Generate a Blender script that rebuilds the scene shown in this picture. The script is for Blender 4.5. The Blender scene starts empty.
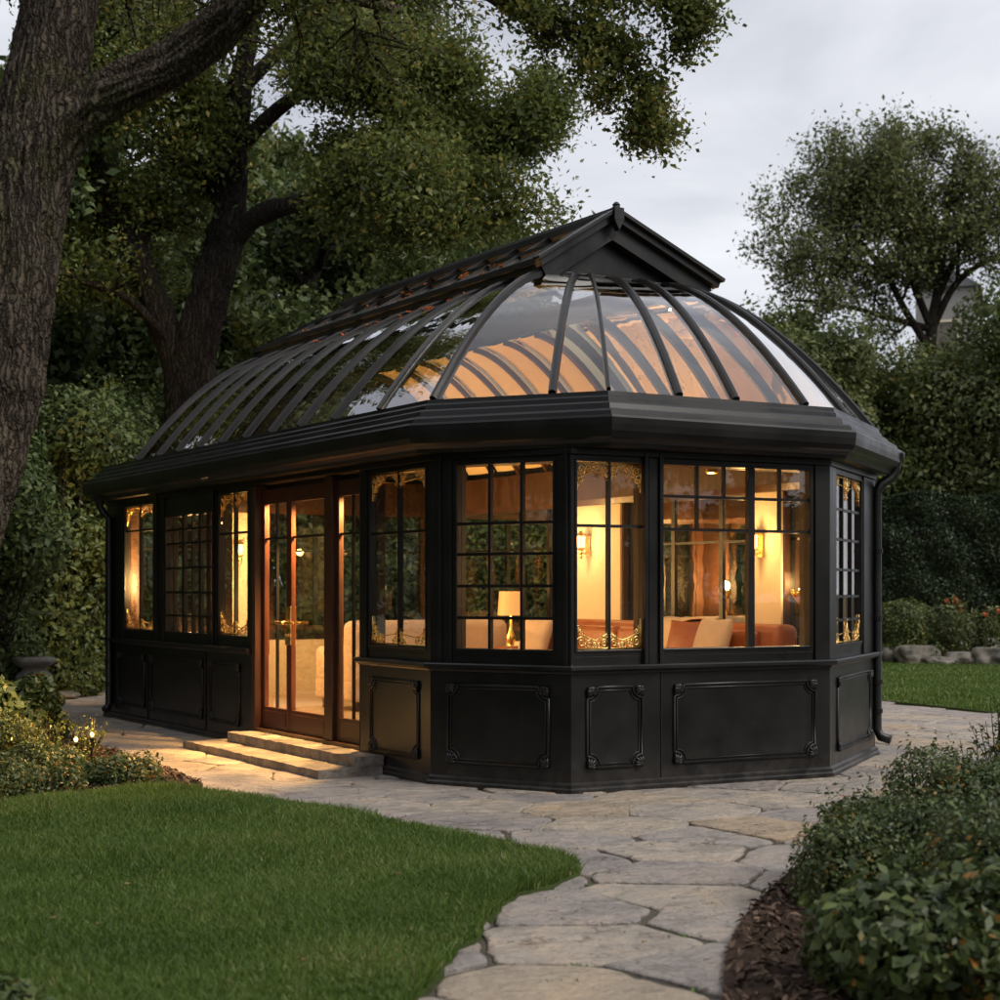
import bpy, bmesh, math, random
import numpy as np
from mathutils import Vector, Matrix, noise
R = math.radians
random.seed(7)
S = bpy.context.scene
COL = S.collection
F, CX, HY, CH = 1635.0, 500.0, 590.0, 1.5       # focal length in px, image centre, horizon row, camera height

def W(px, py, z=0.0):
    """world point at height z seen at a pixel"""
    Y = F*(CH-z)/(py-HY); return Vector(((px-CX)/F*Y, Y, z))
def at(px, Y, py=None, z=0.0):
    if py is not None: z = CH-(py-HY)/F*Y
    return Vector(((px-CX)/F*Y, Y, z))

# ------------------------------------------------------------------ mesh helpers
class MB:
    def __init__(s): s.v=[]; s.f=[]
    def add(s, vs, fs):
        o=len(s.v); s.v.extend([tuple(p) for p in vs]); s.f.extend([tuple(i+o for i in f) for f in fs]); return s
    def box(s, x0,x1,y0,y1,z0,z1, M=None):
        vs=[(x,y,z) for z in (z0,z1) for y in (y0,y1) for x in (x0,x1)]
        if M: vs=[M(*p) for p in vs]
        return s.add(vs, [(0,2,3,1),(4,5,7,6),(0,1,5,4),(2,6,7,3),(0,4,6,2),(1,3,7,5)])
    def tube(s, pts, rad, n=8, cap=True):
        pts=[Vector(p) for p in pts]
        if not hasattr(rad,'__len__'): rad=[rad]*len(pts)
        vs=[]; up=None
        for i,p in enumerate(pts):
            d=(pts[min(i+1,len(pts)-1)]-pts[max(i-1,0)])
            d = d.normalized() if d.length>1e-9 else Vector((0,0,1))
            if up is None:
                up = Vector((0,0,1)) if abs(d.z)<.9 else Vector((1,0,0))
            a=d.cross(up)
            if a.length<1e-6: a=d.cross(Vector((1,.3,0)))
            a.normalize(); b=a.cross(d).normalized(); up=b
            for k in range(n):
                t=2*math.pi*k/n; vs.append(p+(a*math.cos(t)+b*math.sin(t))*rad[i])
        fs=[]
        for i in range(len(pts)-1):
            for k in range(n):
                fs.append((i*n+k, i*n+(k+1)%n, (i+1)*n+(k+1)%n, (i+1)*n+k))
        if cap:
            fs.append(tuple(range(n-1,-1,-1))); fs.append(tuple((len(pts)-1)*n+k for k in range(n)))
        return s.add(vs, fs)
    def lathe(s, prof, c=(0,0,0), n=24):
        vs=[]; 
        for r,z in prof:
            for k in range(n):
                t=2*math.pi*k/n; vs.append((c[0]+r*math.cos(t), c[1]+r*math.sin(t), c[2]+z))
        fs=[(i*n+k, i*n+(k+1)%n, (i+1)*n+(k+1)%n,(i+1)*n+k) for i in range(len(prof)-1) for k in range(n)]
        fs.append(tuple(range(n-1,-1,-1))); fs.append(tuple((len(prof)-1)*n+k for k in range(n)))
        return s.add(vs, fs)
    def ball(s, c, r, n=8, m=5):
        if not hasattr(r,'__len__'): r=(r,r,r)
        vs=[]
        for i in range(m+1):
            ph=math.pi*i/m
            for k in range(n):
                t=2*math.pi*k/n
                vs.append((c[0]+r[0]*math.sin(ph)*math.cos(t), c[1]+r[1]*math.sin(ph)*math.sin(t), c[2]+r[2]*math.cos(ph)))
        return s.add(vs, [(i*n+k,(i+1)*n+k,(i+1)*n+(k+1)%n,i*n+(k+1)%n) for i in range(m) for k in range(n)])
    def rbox(s, x0,x1,y0,y1,z0,z1, r=.05, seg=4, rot=0.0, tilt=0.0, puff=0.0):
        bm=bmesh.new(); bmesh.ops.create_cube(bm, size=1)
        for v in bm.verts: v.co=Vector((v.co.x*(x1-x0), v.co.y*(y1-y0), v.co.z*(z1-z0)))
        bmesh.ops.bevel(bm, geom=bm.edges[:], offset=min(r,.49*min(x1-x0,y1-y0,z1-z0)), segments=seg, affect='EDGES', profile=.6)
        c=Vector(((x0+x1)/2,(y0+y1)/2,(z0+z1)/2)); m=Matrix.Rotation(rot,3,'Z')@Matrix.Rotation(tilt,3,'Y')
        bm.verts.index_update()
        vs=[c+m@v.co for v in bm.verts]; fs=[tuple(v.index for v in f.verts) for f in bm.faces]
        bm.free(); return s.add(vs,fs)
    def build(s, name, mat, parent=None, smooth=False, bevel=0.0):
        me=bpy.data.meshes.new(name); me.from_pydata(s.v,[],s.f); me.update()
        if mat: me.materials.append(mat)
        if smooth: me.polygons.foreach_set('use_smooth',[True]*len(me.polygons))
        o=bpy.data.objects.new(name,me); COL.objects.link(o)
        if parent: o.parent=parent
        if bevel:
            b=o.modifiers.new('bevel','BEVEL'); b.width=bevel; b.segments=2; b.limit_method='ANGLE'; b.angle_limit=R(35)
        return o

def npmesh(name, V, loops, totals, mat, parent=None, tint=None):
    me=bpy.data.meshes.new(name)
    nv=len(V); nf=len(totals)
    me.vertices.add(nv); me.vertices.foreach_set('co', V.astype(np.float32).ravel())
    me.loops.add(len(loops)); me.loops.foreach_set('vertex_index', loops.astype(np.int32))
    me.polygons.add(nf)
    st=np.zeros(nf,np.int32); st[1:]=np.cumsum(totals)[:-1]
    me.polygons.foreach_set('loop_start', st); me.polygons.foreach_set('loop_total', totals.astype(np.int32))
    me.update(calc_edges=True)
    if tint is not None:
        at_=me.attributes.new('tint','FLOAT','FACE'); at_.data.foreach_set('value', tint.astype(np.float32))
    me.materials.append(mat)
    o=bpy.data.objects.new(name,me); COL.objects.link(o)
    if parent: o.parent=parent
    return o

def tag(o,label=None,cat=None,group=None,kind=None):
    if label: o['label']=label
    if cat: o['category']=cat
    if group: o['group']=group
    if kind: o['kind']=kind
    return o
def thing(name,label,cat,loc=(0,0,0),rz=0.0,group=None):
    o=bpy.data.objects.new(name,None); COL.objects.link(o); o.location=loc; o.rotation_euler=(0,0,rz)
    o.empty_display_size=.2
    return tag(o,label,cat,group)
def copy_tree(o,parent=None):
    c=o.copy(); COL.objects.link(c); c.parent=parent
    for ch in list(o.children): copy_tree(ch,c)
    return c

# ------------------------------------------------------------------ materials
def mat(name, base=(.5,.5,.5), rough=.6, metal=0.0, spec=.5):
    m=bpy.data.materials.new(name); m.use_nodes=True
    n=m.node_tree.nodes; b=n['Principled BSDF']
    b.inputs['Base Color'].default_value=(*base,1); b.inputs['Roughness'].default_value=rough
    b.inputs['Metallic'].default_value=metal; b.inputs['Specular IOR Level'].default_value=spec
    return m
def nd(m,t,**kw):
    n=m.node_tree.nodes.new(t)
    for k,v in kw.items(): setattr(n,k,v)
    return n
def lk(m,a,b): m.node_tree.links.new(a,b)
def ramp(m, fac, stops):
    r=nd(m,'ShaderNodeValToRGB'); e=r.color_ramp.elements
    while len(e)<len(stops): e.new(.5)
    for i,(p,c) in enumerate(stops): e[i].position=p; e[i].color=(*c,1)
    lk(m,fac,r.inputs[0]); return r
def tex(m, kind='ShaderNodeTexNoise', scale=5, detail=6, rough=.6, mapscale=None, coord='Object', rot=None):
    tc=nd(m,'ShaderNodeTexCoord'); src=tc.outputs[coord]
    if mapscale or rot:
        mp=nd(m,'ShaderNodeMapping')
        if mapscale: mp.inputs['Scale'].default_value=mapscale
        if rot: mp.inputs['Rotation'].default_value=rot
        lk(m,src,mp.inputs[0]); src=mp.outputs[0]
    t=nd(m,kind); lk(m,src,t.inputs['Vector']); t.inputs['Scale'].default_value=scale
    if 'Detail' in t.inputs: t.inputs['Detail'].default_value=detail
    if 'Roughness' in t.inputs and kind=='ShaderNodeTexNoise': t.inputs['Roughness'].default_value=rough
    return t
def bump(m, h, strength=.3, dist=.01, prev=None):
    b=nd(m,'ShaderNodeBump'); b.inputs['Strength'].default_value=strength; b.inputs['Distance'].default_value=dist
    lk(m,h,b.inputs['Height'])
    if prev: lk(m,prev.outputs[0],b.inputs['Normal'])
    lk(m,b.outputs[0],m.node_tree.nodes['Principled BSDF'].inputs['Normal']); return b
def noisy(name, c0, c1, scale=4, rough=(.5,.7), bs=.3, bd=.004, bscale=60, spec=.5, mapscale=None, metal=0.0):
    m=mat(name,c0,rough[0],metal,spec); b=m.node_tree.nodes['Principled BSDF']
    t=tex(m,scale=scale,detail=8,mapscale=mapscale); r=ramp(m,t.outputs['Fac'],[(.3,c0),(.7,c1)]); lk(m,r.outputs[0],b.inputs['Base Color'])
    mr=nd(m,'ShaderNodeMapRange'); lk(m,t.outputs['Fac'],mr.inputs[0])
    mr.inputs[1].default_value=.3; mr.inputs[2].default_value=.7; mr.inputs[3].default_value=rough[0]; mr.inputs[4].default_value=rough[1]
    lk(m,mr.outputs[0],b.inputs['Roughness'])
    t2=tex(m,scale=bscale,detail=6,mapscale=mapscale); bump(m,t2.outputs['Fac'],bs,bd)
    return m

M_BLACK=noisy('black_paint',(.0045,.0043,.0042),(.010,.0095,.0092),2.2,(.27,.44),.16,.003,45,spec=.42)
def dirt(m):
    nt=m.node_tree; b=nt.nodes['Principled BSDF']; src=b.inputs['Base Color'].links[0].from_socket
    tcx=nd(m,'ShaderNodeTexCoord'); sp=nd(m,'ShaderNodeSeparateXYZ'); lk(m,tcx.outputs['Object'],sp.inputs[0])
    mr=nd(m,'ShaderNodeMapRange'); lk(m,sp.outputs['Z'],mr.inputs[0]); mr.inputs[1].default_value=.0; mr.inputs[2].default_value=.34; mr.inputs[3].default_value=1; mr.inputs[4].default_value=0
    t=tex(m,scale=7,detail=9,rough=.75); r=ramp(m,t.outputs['Fac'],[(.42,(0,0,0)),(.68,(1,1,1))])
    mu=nd(m,'ShaderNodeMath',operation='MULTIPLY'); lk(m,mr.outputs[0],mu.inputs[0]); lk(m,r.outputs[0],mu.inputs[1])
    st=tex(m,scale=9,detail=5,mapscale=(1,1,.12)); r2=ramp(m,st.outputs['Fac'],[(.55,(0,0,0)),(.75,(.12,.12,.12))])
    ad=nd(m,'ShaderNodeMath',operation='MAXIMUM'); lk(m,mu.outputs[0],ad.inputs[0]); lk(m,r2.outputs[0],ad.inputs[1])
    mx=nd(m,'ShaderNodeMix',data_type='RGBA'); lk(m,ad.outputs[0],mx.inputs[0]); lk(m,src,mx.inputs[6]); mx.inputs[7].default_value=(.055,.047,.038,1); lk(m,mx.outputs[2],b.inputs['Base Color'])
dirt(M_BLACK)
M_BLACK2=noisy('black_roof_metal',(.0055,.0055,.0055),(.013,.0125,.012),2,(.26,.46),.12,.003,30,spec=.42)
M_WOOD=noisy('mahogany',(.040,.011,.005),(.085,.024,.010),3,(.3,.45),.25,.002,30,mapscale=(6,6,.6))
M_DWOOD=noisy('dark_oak',(.028,.011,.005),(.065,.025,.011),3,(.35,.5),.25,.002,30,mapscale=(5,5,1))
M_GOLD=noisy('gilded_metal',(.75,.46,.13),(.95,.66,.25),20,(.22,.4),.1,.001,60,metal=1.0)
M_CREAM=noisy('cream_plaster',(.72,.60,.44),(.78,.67,.50),2,(.7,.85),.1,.002,50)
M_LINING=noisy('cream_lining',(.76,.58,.32),(.82,.66,.38),1.5,(.7,.85),.3,.006,6)
M_LEATHER=noisy('tan_leather',(.26,.075,.025),(.38,.12,.045),4,(.35,.55),.3,.003,40)
M_PINK=noisy('pale_linen',(.52,.38,.27),(.62,.47,.35),6,(.75,.9),.3,.002,200)
M_THROW=noisy('cream_throw',(.70,.50,.30),(.78,.58,.38),6,(.8,.9),.4,.003,120)
M_STONESTEP=noisy('step_stone',(.11,.10,.09),(.34,.29,.24),7,(.7,.9),1.0,.04,14)
M_URN=noisy('urn_stone',(.13,.125,.11),(.27,.25,.22),8,(.8,.95),.7,.01,25)
M_ROCK=noisy('garden_rock',(.07,.065,.05),(.23,.205,.17),3,(.8,.95),.8,.02,9)
M_HOUSE=noisy('house_stone',(.24,.23,.21),(.36,.34,.31),1.2,(.8,.95),.6,.02,4)
M_SLATE=noisy('house_slate',(.10,.105,.11),(.17,.17,.18),2,(.6,.8),.5,.02,5)

def floor_mat():
    m=mat('floor_oak',(.5,.36,.2),.35); b=m.node_tree.nodes['Principled BSDF']
    br=tex(m,'ShaderNodeTexBrick',scale=1.0,mapscale=(1,1,1)); br.inputs['Brick Width'].default_value=1.4; br.inputs['Row Height'].default_value=.14
    br.inputs['Mortar Size'].default_value=.004
    br.inputs['Color1'].default_value=(.50,.36,.21,1); br.inputs['Color2'].default_value=(.60,.45,.28,1); br.inputs['Mortar'].default_value=(.2,.12,.06,1)
    lk(m,br.outputs['Color'],b.inputs['Base Color']); return m
M_FLOOR=floor_mat()

def glass_mat(name, tint=(.93,.93,.9), boost=1.0, rough=.0, wav=.0):
    m=bpy.data.materials.new(name); m.use_nodes=True; nt=m.node_tree; nt.nodes.clear()
    out=nd(m,'ShaderNodeOutputMaterial'); mix=nd(m,'ShaderNodeMixShader'); tr=nd(m,'ShaderNodeBsdfTransparent'); gl=nd(m,'ShaderNodeBsdfGlossy')
    tr.inputs[0].default_value=(*tint,1); gl.inputs['Color'].default_value=(.95,.95,.95,1); gl.inputs['Roughness'].default_value=rough
    fr=nd(m,'ShaderNodeFresnel'); fr.inputs[0].default_value=1.52
    mu=nd(m,'ShaderNodeMath',operation='MULTIPLY',use_clamp=True); mu.inputs[1].default_value=boost
    geo=nd(m,'ShaderNodeNewGeometry')
    lk(m,fr.outputs[0],mu.inputs[0]); lk(m,mu.outputs[0],mix.inputs[0]); lk(m,tr.outputs[0],mix.inputs[1]); lk(m,gl.outputs[0],mix.inputs[2]); lk(m,mix.outputs[0],out.inputs[0])
    if wav:
        t=tex(m,scale=2.2,detail=2); b=nd(m,'ShaderNodeBump'); b.inputs['Strength'].default_value=wav; b.inputs['Distance'].default_value=.02
        lk(m,t.outputs['Fac'],b.inputs['Height']); lk(m,b.outputs[0],gl.inputs['Normal'])
    return m
M_GLASS=glass_mat('window_glass',(.97,.96,.93),.40,0,.03)
M_GLASS2=glass_mat('far_window_glass',(.97,.96,.92),.8,.0,.04)
M_RGLASS=glass_mat('roof_glass',(.93,.93,.92),2.2,.0,.22)
def emit(name,col,st):
    m=bpy.data.materials.new(name); m.use_nodes=True; b=m.node_tree.nodes['Principled BSDF']
    b.inputs['Base Color'].default_value=(*col,1); b.inputs['Emission Color'].default_value=(*col,1); b.inputs['Emission Strength'].default_value=st; return m
M_BULB=emit('lit_bulb',(1,.66,.30),22)
M_SHADE=emit('lit_lamp_shade',(.62,.33,.11),.55)
M_GSPOT=emit('lit_garden_lamp',(1,.55,.16),7)
M_LANT=emit('lit_lantern_glass',(1,.56,.20),3.2)

def leaf_mat(name, stops, rough=.5, trans=.3, spec=.35, patch=.8):
    m=bpy.data.materials.new(name); m.use_nodes=True; nt=m.node_tree; b=nt.nodes['Principled BSDF']; out=nt.nodes['Material Output']
    a=nd(m,'ShaderNodeAttribute'); a.attribute_name='tint'
    t=tex(m,scale=patch,detail=3); 
    ad=nd(m,'ShaderNodeMath',operation='MULTIPLY_ADD'); lk(m,t.outputs['Fac'],ad.inputs[0]); ad.inputs[1].default_value=.9; ad.inputs[2].default_value=-.45
    a2=nd(m,'ShaderNodeMath',operation='ADD',use_clamp=True); lk(m,ad.outputs[0],a2.inputs[0]); lk(m,a.outputs['Fac'],a2.inputs[1])
    r=ramp(m,a2.outputs[0],stops); lk(m,r.outputs[0],b.inputs['Base Color'])
    b.inputs['Roughness'].default_value=rough; b.inputs['Specular IOR Level'].default_value=spec
    tl=nd(m,'ShaderNodeBsdfTranslucent'); lk(m,r.outputs[0],tl.inputs[0]); mx=nd(m,'ShaderNodeMixShader'); mx.inputs[0].default_value=trans
    lk(m,b.outputs[0],mx.inputs[1]); lk(m,tl.outputs[0],mx.inputs[2]); lk(m,mx.outputs[0],out.inputs[0]); return m
L_OAK=leaf_mat('oak_leaves',[(0,(.06,.08,.022)),(.5,(.12,.155,.036)),(.85,(.19,.215,.048)),(1,(.28,.22,.05))],trans=.42)
L_DARK=leaf_mat('deep_green_leaves',[(0,(.042,.066,.024)),(.5,(.09,.13,.042)),(1,(.15,.19,.058))],patch=.5)
L_MID=leaf_mat('garden_green_leaves',[(0,(.045,.065,.020)),(.5,(.09,.125,.034)),(.9,(.15,.18,.046)),(1,(.26,.21,.045))],patch=.35)
L_PALE=leaf_mat('pale_airy_leaves',[(0,(.075,.090,.035)),(.5,(.13,.155,.055)),(1,(.21,.22,.075))],patch=.4)
L_HEDGE=leaf_mat('yew_leaves',[(0,(.014,.026,.010)),(.5,(.026,.045,.016)),(1,(.045,.07,.025))],patch=.8)
L_SHRUB=leaf_mat('glossy_shrub_leaves',[(0,(.035,.054,.016)),(.5,(.072,.105,.030)),(.95,(.14,.175,.055)),(1,(.32,.16,.03))],rough=.42,trans=.25,spec=.4,patch=3)
L_GRASS=leaf_mat('grass_blades',[(0,(.058,.100,.018)),(.5,(.105,.175,.030)),(.90,(.165,.235,.048)),(1,(.32,.28,.12))],rough=.5,trans=.35,patch=1.1)
L_GLINT=leaf_mat('orange_glint_flecks',[(0,(.35,.10,.02)),(1,(.65,.22,.04))],trans=.2,patch=3)
M_DRY=leaf_mat('dry_leaves',[(0,(.10,.055,.025)),(.6,(.22,.13,.05)),(1,(.30,.22,.09))],rough=.8,trans=.1,patch=3)
L_FLOWER=leaf_mat('orange_petals',[(0,(.60,.14,.05)),(1,(.75,.25,.10))],trans=.2,patch=3)
def bark_mat(name,c0,c1,sc=1.0):
    m=mat(name,c0,.9,0,.2); b=m.node_tree.nodes['Principled BSDF']
    wn=tex(m,scale=5*sc,detail=5); vc=nd(m,'ShaderNodeVectorMath',operation='MULTIPLY_ADD'); tcx=nd(m,'ShaderNodeTexCoord')
    lk(m,wn.outputs['Color'],vc.inputs[0]); vc.inputs[1].default_value=(.15/sc,.15/sc,.5/sc); lk(m,tcx.outputs['Object'],vc.inputs[2])
    mp=nd(m,'ShaderNodeMapping'); mp.inputs['Scale'].default_value=(34*sc,34*sc,3.2*sc); lk(m,vc.outputs[0],mp.inputs[0])
    vo=nd(m,'ShaderNodeTexVoronoi'); vo.feature='DISTANCE_TO_EDGE'; vo.inputs['Scale'].default_value=1.0; lk(m,mp.outputs[0],vo.inputs['Vector'])
    t=tex(m,scale=1.6*sc,detail=8,rough=.7); r=ramp(m,t.outputs['Fac'],[(.3,c0),(.52,c1),(.62,(c1[0]*.8,c1[1]*.95,c1[2]*.6)),(.75,c1)])
    cr=ramp(m,vo.outputs['Distance'],[(0,(.28,.26,.25)),(.12,(.8,.8,.8)),(.35,(1.1,1.1,1.1))])
    mx=nd(m,'ShaderNodeMix',data_type='RGBA',blend_type='MULTIPLY'); mx.inputs[0].default_value=.9; lk(m,r.outputs[0],mx.inputs[6]); lk(m,cr.outputs[0],mx.inputs[7]); lk(m,mx.outputs[2],b.inputs['Base Color'])
    b1=bump(m,cr.outputs[0],1.0,.03/sc); t2=tex(m,scale=60*sc,detail=6,mapscale=(1,1,.4)); bump(m,t2.outputs['Fac'],.8,.008,b1); return m
M_BARK=bark_mat('oak_bark',(.035,.026,.019),(.12,.095,.072))
M_BARK2=bark_mat('dark_bark',(.016,.012,.009),(.055,.043,.033),.6)

def ground_mat(name, stops, scale, bs=.8, bd=.03, bscale=30):
    m=mat(name,(.1,.1,.1),.95,0,.2); b=m.node_tree.nodes['Principled BSDF']
    t=tex(m,scale=scale,detail=10,rough=.7); r=ramp(m,t.outputs['Fac'],stops); lk(m,r.outputs[0],b.inputs['Base Color'])
    t2=tex(m,scale=bscale,detail=8,rough=.7); bump(m,t2.outputs['Fac'],bs,bd); return m
M_SOIL=ground_mat('woodland_soil',[(.3,(.030,.026,.016)),(.7,(.055,.060,.028))],1.5)
M_TURF=ground_mat('turf',[(.3,(.040,.060,.016)),(.7,(.075,.105,.028))],2.5)
M_MULCH=ground_mat('bark_mulch',[(.3,(.030,.018,.012)),(.7,(.085,.052,.034))],9,1.0,.04,25)
M_GAP=ground_mat('joint_grit',[(.3,(.05,.045,.034)),(.55,(.12,.108,.085)),(.75,(.055,.075,.025))],6,.8,.02,60)
def stone_mat():
    m=mat('flagstone',(.4,.38,.35),.8,0,.35); b=m.node_tree.nodes['Principled BSDF']
    a=nd(m,'ShaderNodeAttribute'); a.attribute_name='tint'
    r=ramp(m,a.outputs['Fac'],[(0,(.37,.33,.31)),(.35,(.46,.41,.375)),(.7,(.52,.455,.39)),(.93,(.54,.45,.35)),(1,(.52,.40,.28))])
    t=tex(m,scale=2.3,detail=10,rough=.65); r2=ramp(m,t.outputs['Fac'],[(.3,(.66,.65,.66)),(.48,(1.0,1.0,1.0)),(.55,(1.1,1.06,1.02)),(.72,(1.32,1.2,1.06))])
    mx=nd(m,'ShaderNodeMix',data_type='RGBA',blend_type='MULTIPLY'); mx.inputs[0].default_value=1
    lk(m,r.outputs[0],mx.inputs[6]); lk(m,r2.outputs[0],mx.inputs[7])
    t3=tex(m,scale=14,detail=8,rough=.7); r3=ramp(m,t3.outputs['Fac'],[(.30,(.55,.50,.46)),(.44,(1,1,1))])
    mx2=nd(m,'ShaderNodeMix',data_type='RGBA',blend_type='MULTIPLY'); mx2.inputs[0].default_value=.75
    lk(m,mx.outputs[2],mx2.inputs[6]); lk(m,r3.outputs[0],mx2.inputs[7]); lk(m,mx2.outputs[2],b.inputs['Base Color'])
    wn=tex(m,scale=1.7,detail=4); vc=nd(m,'ShaderNodeVectorMath',operation='MULTIPLY_ADD'); tcx=nd(m,'ShaderNodeTexCoord')
    lk(m,wn.outputs['Color'],vc.inputs[0]); vc.inputs[1].default_value=(.9,.9,.9); lk(m,tcx.outputs['Object'],vc.inputs[2])
    vo=nd(m,'ShaderNodeTexVoronoi'); vo.feature='DISTANCE_TO_EDGE'; vo.inputs['Scale'].default_value=1.5; lk(m,vc.outputs[0],vo.inputs['Vector'])
    cr_=ramp(m,vo.outputs['Distance'],[(.0,(.45,.42,.38)),(.006,(.70,.67,.63)),(.014,(1,1,1))])
    fd=tex(m,scale=.9,detail=3); fr_=ramp(m,fd.outputs['Fac'],[(.42,(0,0,0)),(.55,(1,1,1))])
    mx3=nd(m,'ShaderNodeMix',data_type='RGBA',blend_type='MULTIPLY'); lk(m,fr_.outputs[0],mx3.inputs[0]); lk(m,mx2.outputs[2],mx3.inputs[6]); lk(m,cr_.outputs[0],mx3.inputs[7]); lk(m,mx3.outputs[2],b.inputs['Base Color'])
    ta=tex(m,scale=4,detail=10,rough=.62,mapscale=(1,1.6,1)); b1=bump(m,ta.outputs['Fac'],1.0,.22)
    tb=tex(m,scale=45,detail=5); bump(m,tb.outputs['Fac'],.5,.006,b1)
    return m
M_FLAG=stone_mat()

# ------------------------------------------------------------------ camera, world, sun
cam=bpy.data.cameras.new('camera'); co=bpy.data.objects.new('camera',cam); COL.objects.link(co)
co.location=(0,0,CH); co.rotation_euler=(R(90),0,0); cam.sensor_width=36; cam.lens=36*F/1000; cam.shift_y=.09; cam.clip_end=900
cam.dof.use_dof=True; cam.dof.focus_distance=12.8; cam.dof.aperture_fstop=3.2
S.camera=co
S.view_settings.view_transform='Standard'; S.view_settings.look='None'; S.view_settings.exposure=.65; S.view_settings.gamma=1
SUN_EL,SUN_AZ=R(42),R(118)      # azimuth from +Y towards +X
w=bpy.data.worlds.new('World'); S.world=w; w.use_nodes=True; nt=w.node_tree; bg=nt.nodes['Background']
sky=nt.nodes.new('ShaderNodeTexSky'); sky.sky_type='NISHITA'; sky.sun_disc=False; sky.sun_elevation=SUN_EL; sky.sun_rotation=SUN_AZ; sky.air_density=1.0; sky.dust_density=2.5
tc=nt.nodes.new('ShaderNodeTexCoord'); mp=nt.nodes.new('ShaderNodeMapping'); mp.inputs['Scale'].default_value=(1,1,3.2)
n1=nt.nodes.new('ShaderNodeTexNoise'); n1.inputs['Scale'].default_value=2.6; n1.inputs['Detail'].default_value=7; n1.inputs['Roughness'].default_value=.5; n1.inputs['Distortion'].default_value=.3
nt.links.new(tc.outputs['Generated'],mp.inputs[0]); nt.links.new(mp.outputs[0],n1.inputs['Vector'])
cr=nt.nodes.new('ShaderNodeValToRGB'); e=cr.color_ramp.elements
e[0].position=.36; e[0].color=(3.4,3.55,4.0,1); e[1].position=.64; e[1].color=(6.3,6.35,6.6,1)
nt.links.new(n1.outputs['Fac'],cr.inputs[0])
mix=nt.nodes.new('ShaderNodeMix'); mix.data_type='RGBA'; mix.inputs[0].default_value=.90
nt.links.new(sky.outputs[0],mix.inputs[6]); nt.links.new(cr.outputs[0],mix.inputs[7]); nt.links.new(mix.outputs[2],bg.inputs[0]); bg.inputs[1].default_value=.10
sl=bpy.data.lights.new('sun','SUN'); sl.energy=1.5; sl.angle=R(25); sl.color=(1,.94,.86); so=bpy.data.objects.new('sun',sl); COL.objects.link(so)
so.rotation_euler=Vector((math.sin(SUN_AZ)*math.cos(SUN_EL),math.cos(SUN_AZ)*math.cos(SUN_EL),math.sin(SUN_EL))).to_track_quat('Z','Y').to_euler()

# ------------------------------------------------------------------ conservatory geometry
A0=Vector((-.53,12.45)); ANG=R(31.3); ca,sa=math.cos(ANG),math.sin(ANG)
def L2W(v,t,z=0.0): return Vector((A0.x+v*ca-t*sa, A0.y+v*sa+t*ca, z))
PF,PA,PB,PC,PD,PE=[Vector(p) for p in ((0,7.85),(0,0),(.58,-1.06),(2.96,-1.19),(4.49,-.12),(4.49,7.85))]
root=thing('conservatory','black framed glass conservatory with curved roof and gold filigree windows, lit warmly from inside','conservatory',(A0.x,A0.y,0),ANG)

def off_poly(P,w,closed):
    out=[]; n=len(P)
    for i in range(n):
        ds=[]
        if i>0 or closed: ds.append((P[i]-P[i-1]).normalized())
        if i<n-1 or closed: ds.append((P[(i+1)%n]-P[i]).normalized())
        ns=[Vector((d.y,-d.x)) for d in ds]
        if len(ns)==1: out.append(P[i]+ns[0]*w)
        else:
            b=(ns[0]+ns[1]).normalized(); out.append(P[i]+b*(w/max(.3,b.dot(ns[0]))))
    return out
def sweep(mb,P,prof,closed=False,solid=True):
    """prof: list of (offset, z), swept along polyline P with mitred corners"""
    P=[Vector(p) for p in P]; n=len(P); m=len(prof)
    cols=[off_poly(P,w_,closed) for w_,_ in prof]
    vs=[(cols[j][i].x,cols[j][i].y,prof[j][1]) for i in range(n) for j in range(m)]
    fs=[]
    for i in range(n if closed else n-1):
        a=i*m; b=((i+1)%n)*m
        for j in range(m if solid else m-1):
            k=(j+1)%m; fs.append((a+j,b+j,b+k,a+k))
    if not closed and solid: fs.append(tuple(range(m))); fs.append(tuple((n-1)*m+j for j in range(m-1,-1,-1)))
    return mb.add(vs,fs)

def s_px(P0,P1,px,w=0.0):
    d=(P1-P0).normalized(); n=Vector((d.y,-d.x)); p=P0+n*w
    a=L2W(p.x,p.y); b=L2W(p.x+d.x,p.y+d.y)-a; r=(px-CX)/F
    return (r*a.y-a.x)/(b.x-r*b.y)
class Facet:
    def __init__(s,P0,P1): s.P0,s.P1=P0,P1; s.d=(P1-P0).normalized(); s.n=Vector((s.d.y,-s.d.x)); s.L=(P1-P0).length
    def __call__(s,a,w,z): p=s.P0+s.d*a+s.n*w; return (p.x,p.y,z)
    def px(s,px): return s_px(s.P0,s.P1,px)
FL=Facet(PF,PA); F2=Facet(PA,PB); F3=Facet(PB,PC); F4=Facet(PC,PD); FR=Facet(PD,PE); FB=Facet(PE,PF)
TH=.12; ZS=.95; ZW0,ZW1=1.06,2.44; ZH=2.53
def tL(t): return 7.85-t          # facet-left coordinate from t
s_d0,s_d1=FL.px(252),FL.px(360)   # door opening, measured along left wall
ring=[Vector((0,7.85-s_d1)),PA,PB,PC,PD,PE,PF,Vector((0,7.85-s_d0))]

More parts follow.
